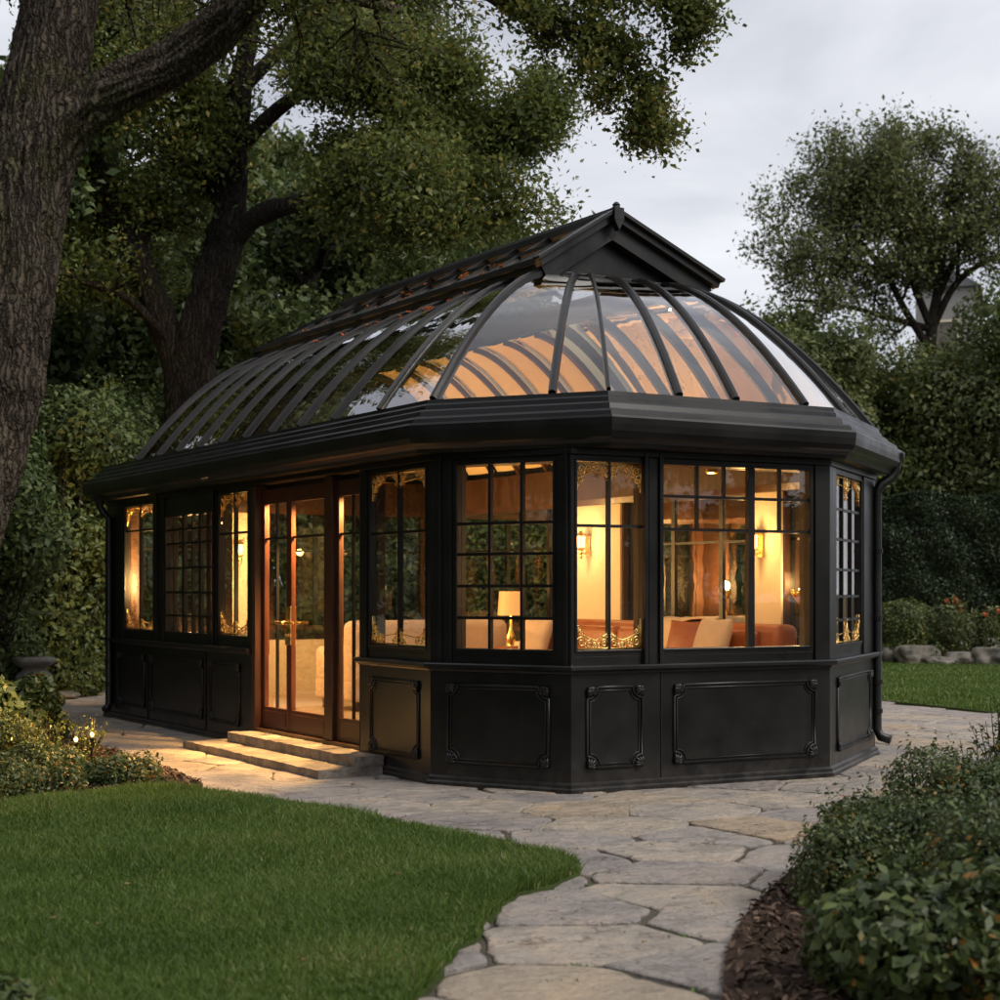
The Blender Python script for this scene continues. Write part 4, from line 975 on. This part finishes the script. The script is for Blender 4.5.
p=W(40,772); sprigs('feathery_plant','reddish leafed upright plant left of the garden lamps','plant',(p.x,p.y,0),26,.50,.25,L_MID,.036,6,per=20)
# far right bed
p=at(903,33.5); blob_leaves('round_bush','clipped round bush right of the downpipe, below the hedge','bush',tuple(p),[((0,0,.55),(.78,.7,.72))],16000,.06,L_MID,shell=.12,seed=80)
for k,(px,Y,n,h,fl,lb) in enumerate(((955,32.8,46,1.45,True,'tall plant with orange blooms in the rear bed'),(982,33.2,34,1.25,False,'grey green leafy perennial right of the orange blooms'),(935,32.9,30,.6,False,'low yellow green plant behind the edging rocks'),(1008,32.6,30,1.1,True,'flowering plant at the right edge of the rear bed'))):
    p=at(px,Y); sprigs('perennial_plant',lb,'plant',(p.x,p.y,0),n,h,.5 if k!=2 else .8,L_PALE if k in (0,1) else L_MID,.09,90+k,flower=L_FLOWER if fl else None,per=22,group='perennials in the rear bed')
# hedge
def hedge(x0,x1,y,h,d,n,label):
    r=thing('hedge',label,'hedge',((x0+x1)/2,y,0)); hx=(x1-x0)/2; A=[];N=[]
    m=int(n*.62); P=np.stack([nr.uniform(-hx,hx,m),-d/2+np.abs(nr.normal(size=m))*.10,nr.uniform(0,h,m)],1); A.append(P); N.append(np.tile([0,-1.,0],(m,1)))
    m2=int(n*.28); P=np.stack([nr.uniform(-hx,hx,m2),nr.uniform(-d/2,d/2,m2),h-np.abs(nr.normal(size=m2))*.08],1); A.append(P); N.append(np.tile([0,0,1.],(m2,1)))
    m3=n-m-m2; P=np.stack([-hx+np.abs(nr.normal(size=m3))*.1,nr.uniform(-d/2,d/2,m3),nr.uniform(0,h,m3)],1); A.append(P); N.append(np.tile([-1.,0,0],(m3,1)))
    P=np.concatenate(A); w_=.10*np.sin(P[:,0]*2.1)+.07*np.sin(P[:,0]*5.3+P[:,2]*3.3)+.06*np.sin(P[:,2]*6.1+P[:,0]*1.3); P[:,1]+=w_; P[:,2]+=.06*np.sin(P[:,0]*3.1)*(P[:,2]/h)
    leaves('foliage',P,.085,L_HEDGE,r,N=np.concatenate(N)*.8,aspect=.45); MB().box(-hx+.3,hx-.1,-d/2+.35,d/2-.1,0,h-.35).build('stems',M_BARK2,r)
hx0=at(790,39).x; hedge(hx0,hx0+13,39,3.75,2.0,90000,'tall clipped dark hedge across the right background')
# hanging creeper-like shrubs between hedge and trees
for k,(px,Y,r3,h,lb) in enumerate(((790,41,2.0,8.3,'large light green shrub just right of the roof edge'),(860,42,2.2,8.4,'large green shrub rising behind the left part of the hedge'),(945,42,2.4,9.1,'large yellow green shrub behind the middle of the hedge'),(1020,41.5,2.3,9.3,'large shrub behind the right end of the hedge'),(745,43,1.9,9.0,'green shrub behind the curved glass at the right'))):
    blob_leaves('large_shrub',lb,'shrub',tuple(at(px,Y)),rb(rg,30,r3,h,.15),46000,.14,L_PALE if k in (0,2) else L_MID,group='large shrubs behind the hedge',seed=100+k,shell=.5,sticks=False,nsh=200,Ls=.8)
for k,(px,Y,r3,h,lb) in enumerate(((480,30,1.9,3.4,'shrub seen through the middle front window'),(560,31,1.8,3.2,'shrub seen through the narrow front window'),(640,31,1.9,3.3,'shrub seen through the wide front window'),(710,32,1.9,3.4,'shrub seen beside the right wall lamp'),(400,29,1.9,3.6,'shrub seen through the window right of the doors'),(300,29,1.9,3.9,'shrub seen through the glass doors'),(225,29,1.9,3.6,'shrub seen through the window left of the doors'),(770,34,1.5,3.2,'shrub seen through the right end of the wide window'))):
    blob_leaves('border_shrub',lb,'shrub',tuple(at(px,Y)),rb(rg,11,r3,h,.1),16000,.13,L_PALE,group='shrubs behind the conservatory',seed=130+k,shell=.5,sticks=False)

# rocks
def rock(px,Y,sx,sy,sz,seed,label,group='rocks edging the rear bed',w=False):
    bm=bmesh.new(); bmesh.ops.create_icosphere(bm,subdivisions=4,radius=1)
    for v in bm.verts:
        q=v.co.copy(); n=noise.noise(q*1.4+Vector((seed*7,0,0)))*.38+noise.noise(q*3.5+Vector((seed*7,3,0)))*.15+noise.noise(q*9)*.04
        q*=1+n; q.z=math.copysign(min(abs(q.z),.72),q.z); v.co=Vector((q.x*sx,q.y*sy,q.z*sz+sz*.45))
    me=bpy.data.meshes.new('rock'); bm.to_mesh(me); bm.free(); me.materials.append(M_ROCK); me.polygons.foreach_set('use_smooth',[True]*len(me.polygons))
    o=bpy.data.objects.new('rock',me); COL.objects.link(o); o.location=at(px,Y); o.rotation_euler=(0,0,seed*1.7); return tag(o,label,'rock',group)
for k,(px,Y,sx,sy,sz,lb) in enumerate(((887,33.2,.34,.3,.30,'mossy grey rock below the round bush'),(917,32.6,.44,.32,.34,'pale flat topped rock right of the mossy one'),(940,32.2,.42,.3,.16,'low flat rock at the lawn edge'),(966,32.3,.46,.32,.24,'brown rock half under the flowers'),(994,32.0,.50,.4,.32,'dark rough rock at the right edge of the lawn'),(986,34.2,.42,.35,.42,'pale upright rock behind the flowers'))): rock(px,Y,sx,sy,sz,k+1,lb)
for k,(px,py,sx,sy,sz,lb) in enumerate(((58,700,.30,.22,.11,'flat edging stone beside the urn'),(82,695,.34,.22,.12,'flat edging stone between urn and conservatory'),(104,690,.34,.22,.12,'edging stone touching the rear corner of the conservatory'),(-5,735,.16,.14,.12,'small pale stone at the left edge'),(12,742,.14,.12,.09,'small round stone at the left edge of the bed'))):
    rock(px,W(px,py).y,sx,sy,sz,k+20,lb,'flat stones edging the left bed')
# urn
p=at(34,20.6); u=thing('stone_urn','weathered squat stone urn among the shrubs at left','urn',tuple(p))
MB().lathe([(.20,.0),(.21,.05),(.17,.07),(.13,.12),(.12,.20),(.15,.24)],(0,0,0),28).build('pedestal',M_URN,u,smooth=True)
MB().lathe([(.13,.241),(.20,.27),(.235,.33),(.22,.38),(.16,.42),(.15,.45),(.22,.48),(.265,.52),(.26,.56),(.20,.575),(.17,.54),(.02,.52)],(0,0,0),28).build('bowl',M_URN,u,smooth=True)
u.scale=(1.0,1.0,1.15)

# stone house far behind
p=at(953,62); h_=thing('stone_house','grey stone house gable glimpsed between the branches at upper right','house',(p.x,p.y,0),R(-18))
MB().box(-1.35,.9,-.4,6,0,12.9).build('wall',M_HOUSE,h_)
MB().add([(-1.5,-.6,12.902),(1.05,-.6,12.902),(1.05,6.2,12.902),(-1.5,6.2,12.902),(-.22,-.6,13.7),(-.22,6.2,13.7)],[(0,1,4),(2,3,5),(0,4,5,3),(1,2,5,4),(0,3,2,1)]).build('roof',M_SLATE,h_)
MB().box(-.95,-.2,.6,1.4,13.1,14.7).build('chimney',M_HOUSE,h_)
for x in (-.6,):
    f=MB(); frame_rect(f,lambda a,b,c:(a,b,c),x,x+.75,10.2,11.6,.09,-.46,-.40); o=f.build('window',M_CREAM,h_); MB().box(x,x+.75,-.43,-.41,10.2,11.6).build('pane',M_GLASS,o)

# ------------------------------------------------------------------ grass, mulch chips, fallen leaves
_ks=[(nr.normal(size=2)*f,nr.random()*6.28) for f in (1.2,1.2,2.5,2.5,5,5,9,9,14)]
def soft(x,y): return sum(np.sin(k[0]*x+k[1]*y+p) for k,p in _ks)/3.0
def grass(name,poly,n,h,wd,bbox,zt,label,dens=None,edge=0):
    x=nr.uniform(bbox[0],bbox[1],n*3); y=bbox[2]*(bbox[3]/bbox[2])**nr.random(n*3) if dens else nr.uniform(bbox[2],bbox[3],n*3)
    k=inpoly(poly,x,y)&(np.abs(x/np.maximum(y,.1))<.34); x=x[k][:n]; y=y[k][:n]; n=len(x)
    a=nr.uniform(0,6.283,n); patch=.85+.25*soft(x,y)
    H=h*(.35+1.0*nr.random(n)**1.3)*patch.clip(.5,1.4); le=nr.normal(size=(n,2))*.45*H[:,None]
    wx=np.cos(a)*wd*.5; wy=np.sin(a)*wd*.5; z0=np.full(n,zt)
    V=np.empty((n,5,3)); V[:,0]=np.stack([x-wx,y-wy,z0],1); V[:,1]=np.stack([x+wx,y+wy,z0],1)
    V[:,2]=np.stack([x+wx*.8+le[:,0]*.35,y+wy*.8+le[:,1]*.35,z0+H*.6],1); V[:,3]=np.stack([x-wx*.8+le[:,0]*.35,y-wy*.8+le[:,1]*.35,z0+H*.6],1)
    V[:,4]=np.stack([x+le[:,0],y+le[:,1],z0+H],1)
    b=np.arange(n)[:,None]*5; loops=np.concatenate([b+0,b+1,b+2,b+3,b+3,b+2,b+4],1).ravel(); tot=np.tile([4,3],n)
    t=np.repeat(np.clip(.46+.10*soft(y+3,x)+nr.normal(size=n)*.24,0,1),2)
    o=npmesh(name,V.reshape(-1,3),loops,tot,L_GRASS,None,t); return tag(o,label,'grass',kind='stuff')
grass('grass',lawn,380000,.066,.0062,(-4.2,2,5.4,13.5),.044,'short lush lawn grass left of the flagstone path',dens=True)
grass('grass',rlawn,60000,.05,.016,(4,13,17,37),.034,'mown lawn grass beyond the patio at right')
# tufts in joints
mb=MB(); C=[]
for k in range(60):
    if k%2: p=W(rng.uniform(460,800),rng.uniform(870,1000))
    else: p=W(rng.uniform(240,590),rng.uniform(800,880))
    pp=np.array([p.x]); qq=np.array([p.y])
    if inpoly(lawn,pp,qq)[0] or inpoly(rbed,pp,qq)[0]: continue
    for i in range(24): C.append((p.x+rng.gauss(0,.035),p.y+rng.gauss(0,.02),.012+rng.random()*.010))
tag(leaves('joint_moss',np.array(C),.022,L_GRASS,aspect=.4),'moss and tiny weeds growing in the paving joints','moss',kind='stuff')
def chips(poly,bbox,n,z,label):
    x=nr.uniform(bbox[0],bbox[1],n); y=nr.uniform(bbox[2],bbox[3],n); k=inpoly(poly,x,y); x=x[k];y=y[k]
    C=np.stack([x,y,z+nr.random(len(x))*.025],1); return tag(leaves('mulch_chips',C,.045,M_CHIP,aspect=.35,up=1.2),label,'mulch',kind='stuff')
M_CHIP=leaf_mat('mulch_chip',[(0,(.030,.018,.012)),(.6,(.085,.050,.032)),(1,(.16,.11,.075))],rough=.85,trans=0,patch=3)
chips(rbed,(.5,5,5,13),30000,.047,'brown bark mulch in the right foreground bed')
chips(lbed,(-5,-1.8,11,17),16000,.046,'brown bark mulch in the left flower bed')
# orange flecks standing in for warm glints on the roof; dry fallen leaves
C=[]
for k in range(42):
    f=rng.random(); t=RF+.3+(RBk-RF-.4)*f; g=1-rng.random()**1.6*.6; x=RX+(ELx-RX)*g; z=RZ-.03+(EZ+.02-RZ+.035)*g
    for i in range(rng.randint(1,4)):
        p=L2W(x+rng.gauss(0,.02),t+rng.gauss(0,.05),z+.02); C.append(tuple(p))
for k in range(40):
    t=rng.uniform(1.6,4.6); g=.70+.28*rng.random(); q=prof((0.03,t),(1.72,t),g,.022); p=L2W(q.x,q.y,q.z); C.append(tuple(p)); C.append((p.x+rng.gauss(0,.03),p.y,p.z+.004))
C2=[]
for k in range(46):
    p=W(rng.uniform(20,560),rng.uniform(825,990)); 
    if inpoly(lawn,np.array([p.x]),np.array([p.y]))[0]: C2.append((p.x,p.y,.085+rng.random()*.015))
for k in range(26):
    p=W(rng.uniform(300,860),rng.uniform(800,990)); 
    if not inpoly(lawn,np.array([p.x]),np.array([p.y]))[0]: C2.append((p.x,p.y,.052))
tag(leaves('windfall_leaves',np.array(C2),.032,M_DRY,aspect=.6,up=9),'dry brown leaves scattered on the lawn and paving','leaves',kind='stuff')
tag(leaves('orange_glints',np.array(C),.040,L_GLINT,aspect=.6,up=3),'orange flecks standing in for warm glints along the ridge lantern','leaves',kind='stuff')

# ------------------------------------------------------------------ furniture
FZ=.203
so1=thing('sofa','long tan leather sofa along the far windows with a cream throw','sofa',tuple(L2W(3.75,2.55,FZ)),ANG)
def sofa(root_,Wd,m,n,H=.98,flip=1):   # back at +x, runs along y
    MB().rbox(-.50,.42,-Wd/2,Wd/2,.10,.34,.05).build('base',m,root_,smooth=True)
    MB().rbox(.18,.46,-Wd/2,Wd/2,.26,H,.11,6).build('backrest',m,root_,smooth=True)
    for s in (-1,1): MB().rbox(-.50,.30,s*(Wd/2-.11)-.11,s*(Wd/2-.11)+.11,.26,.68,.09,6).build('arm',m,root_,smooth=True)
    w_=(Wd-.46)/n
    for k in range(n):
        y0=-Wd/2+.23+k*w_; MB().rbox(-.50,.17,y0+.006,y0+w_-.006,.345,.50,.06,5).build('seat_cushion',m,root_,smooth=True)
        MB().rbox(.0,.20,y0+.01,y0+w_-.01,.505,H-.06,.08,5,tilt=R(8)).build('back_cushion',m,root_,smooth=True)
    for x in (-.42,.36):
        for y in (-Wd/2+.1,Wd/2-.1): MB().box(x-.025,x+.025,y-.025,y+.025,0,.10).build('leg',M_DWOOD,root_)
sofa(so1,4.0,M_LEATHER,5)
# throw draped over the back
vs=[]; pf=[(-.12,.52),(-.06,.70),(.0,.90),(.06,.975),(.16,.99),(.30,1.0),(.42,.99),(.475,.93),(.485,.75),(.488,.5)]
for x,z in pf:
    for k in range(13): y=-.75+.62*k/12; vs.append((x+.008*math.sin(k*1.4),y,z+.012+.008*math.sin(k*1.1+x*9)))
th=MB().add(vs,[(i*13+k,i*13+k+1,(i+1)*13+k+1,(i+1)*13+k) for i in range(len(pf)-1) for k in range(12)]).build('throw',M_THROW,None,smooth=True)
th.location=L2W(3.75,2.55,FZ); th.rotation_euler=(0,0,ANG); tag(th,'cream throw draped over the back of the leather sofa','throw')
so_=th.modifiers.new('s','SOLIDIFY'); so_.thickness=.012
def cushion(v,t,z,m,label,rz,s=.46):
    bm=bmesh.new(); bmesh.ops.create_grid(bm,x_segments=12,y_segments=12,size=.5)
    r_=bmesh.ops.duplicate(bm,geom=bm.verts[:]+bm.edges[:]+bm.faces[:]); up_=[e for e in r_['geom'] if isinstance(e,bmesh.types.BMVert)]
    ups=set(up_)
    for v_ in bm.verts:
        x,y=v_.co.x*2,v_.co.y*2; h=.17*((1-x*x)*(1-y*y))**.38 if abs(x)<.999 and abs(y)<.999 else 0
        k=1-.08*(1-abs(x*y)); v_.co=Vector((v_.co.x*k,v_.co.y*k,h if v_ in ups else -h))
    bmesh.ops.remove_doubles(bm,verts=bm.verts[:],dist=.002)
    bmesh.ops.recalc_face_normals(bm,faces=bm.faces[:])
    for v_ in bm.verts: v_.co*=s
    bmesh.ops.rotate(bm,verts=bm.verts[:],cent=(0,0,0),matrix=Matrix.Rotation(R(-72),3,'Y'))
    me=bpy.data.meshes.new('cushion'); bm.to_mesh(me); bm.free(); me.materials.append(m); me.polygons.foreach_set('use_smooth',[True]*len(me.polygons))
    o=bpy.data.objects.new('cushion',me); COL.objects.link(o); o.location=L2W(v,t,z); o.rotation_euler=(0,0,ANG+rz); tag(o,label,'cushion','cushions on the leather sofa')
cushion(3.57,1.45,FZ+.77,M_LEATHER,'brown cushion leaning beside the cream throw',.2,.50)
cushion(3.55,1.05,FZ+.78,M_PINK,'pale pink cushion at the near end of the leather sofa',-.1,.54)
cushion(3.56,4.1,FZ+.76,M_PINK,'pale cushion at the far end of the leather sofa',.1,.50)
so2=thing('sofa','pale linen sofa with its back towards the doors','sofa',tuple(L2W(2.62,5.15,FZ)),ANG-math.pi/2)
sofa(so2,1.95,M_PINK,2,H=.97)
# side table and lamp
tb=thing('side_table','round dark side table carrying the table lamp','table',tuple(L2W(4.02,5.35,FZ)),ANG)
MB().lathe([(.24,.56),(.26,.565),(.26,.59),(.24,.60)],(0,0,0),28).build('tabletop',M_DWOOD,tb); MB().lathe([(.16,0),(.15,.02),(.03,.05),(.025,.30),(.03,.555)],(0,0,0),20).build('leg',M_DWOOD,tb)
lp=thing('table_lamp','lit table lamp with a glowing drum shade by the far window','lamp',tuple(L2W(4.02,5.35,FZ+.601)),ANG)
MB().lathe([(.07,0),(.075,.015),(.03,.03),(.05,.09),(.055,.15),(.02,.24),(.012,.40)],(0,0,0),20).build('base',M_GOLD,lp,smooth=True)
sh=MB(); vs=[]; n=28
for r_,z in ((.155,.40),(.135,.68)):
    for k in range(n): vs.append((r_*math.cos(6.2832*k/n),r_*math.sin(6.2832*k/n),z))
sh.add(vs,[(k,(k+1)%n,n+(k+1)%n,n+k) for k in range(n)]).build('lamp_shade',M_SHADE,lp,smooth=True)
WARM=(1.0,.57,.20)
def pl(name,loc,energy,r=.04,col=WARM):
    l=bpy.data.lights.new(name,'POINT'); l.energy=energy; l.shadow_soft_size=r; l.color=col; o=bpy.data.objects.new(name,l); COL.objects.link(o); o.location=loc; return o
# wall sconces
def sconce(fc,s,z,label,en=10):
    a=fc(s,-TH-.052,z); base=L2W(a[0],a[1],z); n=Vector((-fc.n.x,-fc.n.y)); rz=math.atan2(n.y,n.x)+ANG
    r=thing('wall_sconce',label,'wall lamp',tuple(base),rz,'brass wall lanterns')
    b=MB(); b.lathe([(.004,-.16),(.02,-.13),(.012,-.11),(.03,-.085),(.02,-.06),(.045,-.045),(.05,-.03)],(.10,0,.0),14); b.rbox(0,.015,-.04,.04,-.12,.12,.012,2)
    b.tube([(.01,0,-.06),(.05,0,-.10),(.09,0,-.07),(.10,0,-.04)],.008,8)
    for k in range(4):
        t=math.pi/4+k*math.pi/2; b.tube([(.10+.045*math.cos(t),.045*math.sin(t),-.03),(.10+.05*math.cos(t),.05*math.sin(t),.10)],.004,6)
    b.lathe([(.06,.10),(.05,.12),(.02,.145),(.01,.165),(.014,.175),(.004,.19)],(.10,0,0),14)
    b.build('bracket',M_GOLD,r,smooth=False)
    MB().lathe([(.040,-.028),(.046,.098)],(.10,0,0),20).build('glass_shade',M_LANT,r,smooth=True)
    MB().ball((.10,0,.035),(.024,.024,.045),12,8).build('bulb',M_BULB,r,smooth=True)
    c=L2W(*[base.x,base.y]) if False else Vector((base.x+math.cos(rz)*.24,base.y+math.sin(rz)*.24,z+.06))
    pl('sconce_light',c,en,.05)
sconce(FR,1.24+D0,1.93,'lit brass wall lantern seen through the wide right front window')
sconce(FR,4.18+D0,2.0,'lit brass wall lantern seen through the filigree front window')
sconce(FB,4.49-1.55,1.95,'lit brass wall lantern on the rear wall seen through the side window',12)
pl('table_lamp_light',L2W(4.02,5.35,1.53),12,.05)
# unseen spotlights on the inner beam: above the doors, plus added fill
def downlight(v,t,z,label,en,dv=-.9,dt=.15,sz=92):
    r=thing('ceiling_spotlight',label,'spotlight',tuple(L2W(v,t,z)),ANG,'small brass spotlights on the inner beam')
    MB().lathe([(.05,0),(.05,-.07),(.042,-.08),(.038,-.02)],(0,0,0),18).build('housing',M_GOLD,r); MB().lathe([(.034,-.03),(.034,-.035)],(0,0,0),18).build('lens',M_BULB,r)
    l=bpy.data.lights.new('spot_light','SPOT'); l.energy=en; l.spot_size=R(sz); l.spot_blend=.7; l.shadow_soft_size=.05; l.color=WARM; o=bpy.data.objects.new('spot_light',l); COL.objects.link(o)
    o.location=L2W(v,t,z-.09); d=L2W(v+dv,t+dt,0)-L2W(v,t,1.6); o.rotation_euler=(-d).to_track_quat('Z','Y').to_euler()
downlight(.36,1.55,2.50,'small brass spotlight inside above the right sidelight',900); downlight(.36,2.45,2.50,'small brass spotlight inside above the right door leaf',1000); downlight(.36,3.25,2.50,'small brass spotlight inside above the left door leaf',1000)
downlight(.36,4.3,2.50,'added fill spotlight above the filigree window left of the doors, turned into the room',230,2.6,0,115)  # this and the next three: spots added to fill the room with light
downlight(.36,6.0,2.50,'added fill spotlight above the grille window, turned into the room',230,2.6,.3,115)
downlight(.42,.75,2.50,'added fill spotlight above the filigree window right of the doors, turned into the room',110,2.4,1.2,115)
downlight(2.1,-.78,2.50,'added fill spotlight inside above the wide front window',70,.6,2.6,115)
# added hidden uplighters that wash the vault with warm fill
for v,t,en,lb in ((4.28,.62,16,'added fill uplighter behind the near end of the leather sofa'),(.40,6.9,250,'added fill uplighter inside the rear left corner')):
    r=thing('fill_uplighter',lb,'lamp',tuple(L2W(v,t,FZ)),ANG,'added fill uplighters'); MB().lathe([(.10,0),(.10,.02),(.02,.03),(.015,1.15),(.09,1.25),(.10,1.30),(.085,1.30),(.02,1.22)],(0,0,0),18).build('stand',M_GOLD,r,smooth=True)
    MB().ball((0,0,1.29),(.035,.035,.03),10,6).build('bulb',M_BULB,r); pl('fill_uplight',L2W(v,t,FZ+1.36),en,.06)

# garden lamps
for k,(px,py,en,lb) in enumerate(((92,766,3.5,'small lit garden spike lamp between the bed bushes'),(76,772,2.5,'lower lit garden spike lamp left of the other'))):
    p=W(px,py); z=.24 if k<2 else .2
    r=thing('garden_lamp',lb,'lamp',(p.x,p.y,.02),0,'garden spike lamps'); MB().lathe([(.006,0),(.008,z-.05),(.03,z-.03),(.032,z-.02)],(0,0,0),12).build('spike',M_BLACK2,r)
    MB().ball((0,0,z+.008),(.016,.016,.02),12,8).build('bulb',M_GSPOT,r); pl('garden_light',(p.x,p.y-.0,.02+z+.09),en,.03)

S.render.resolution_x=1024; S.render.resolution_y=1024
S.cycles.max_bounces=10; S.cycles.transparent_max_bounces=32; S.cycles.diffuse_bounces=3; S.cycles.glossy_bounces=4
S.cycles.caustics_reflective=False; S.cycles.caustics_refractive=False; S.cycles.sample_clamp_indirect=4
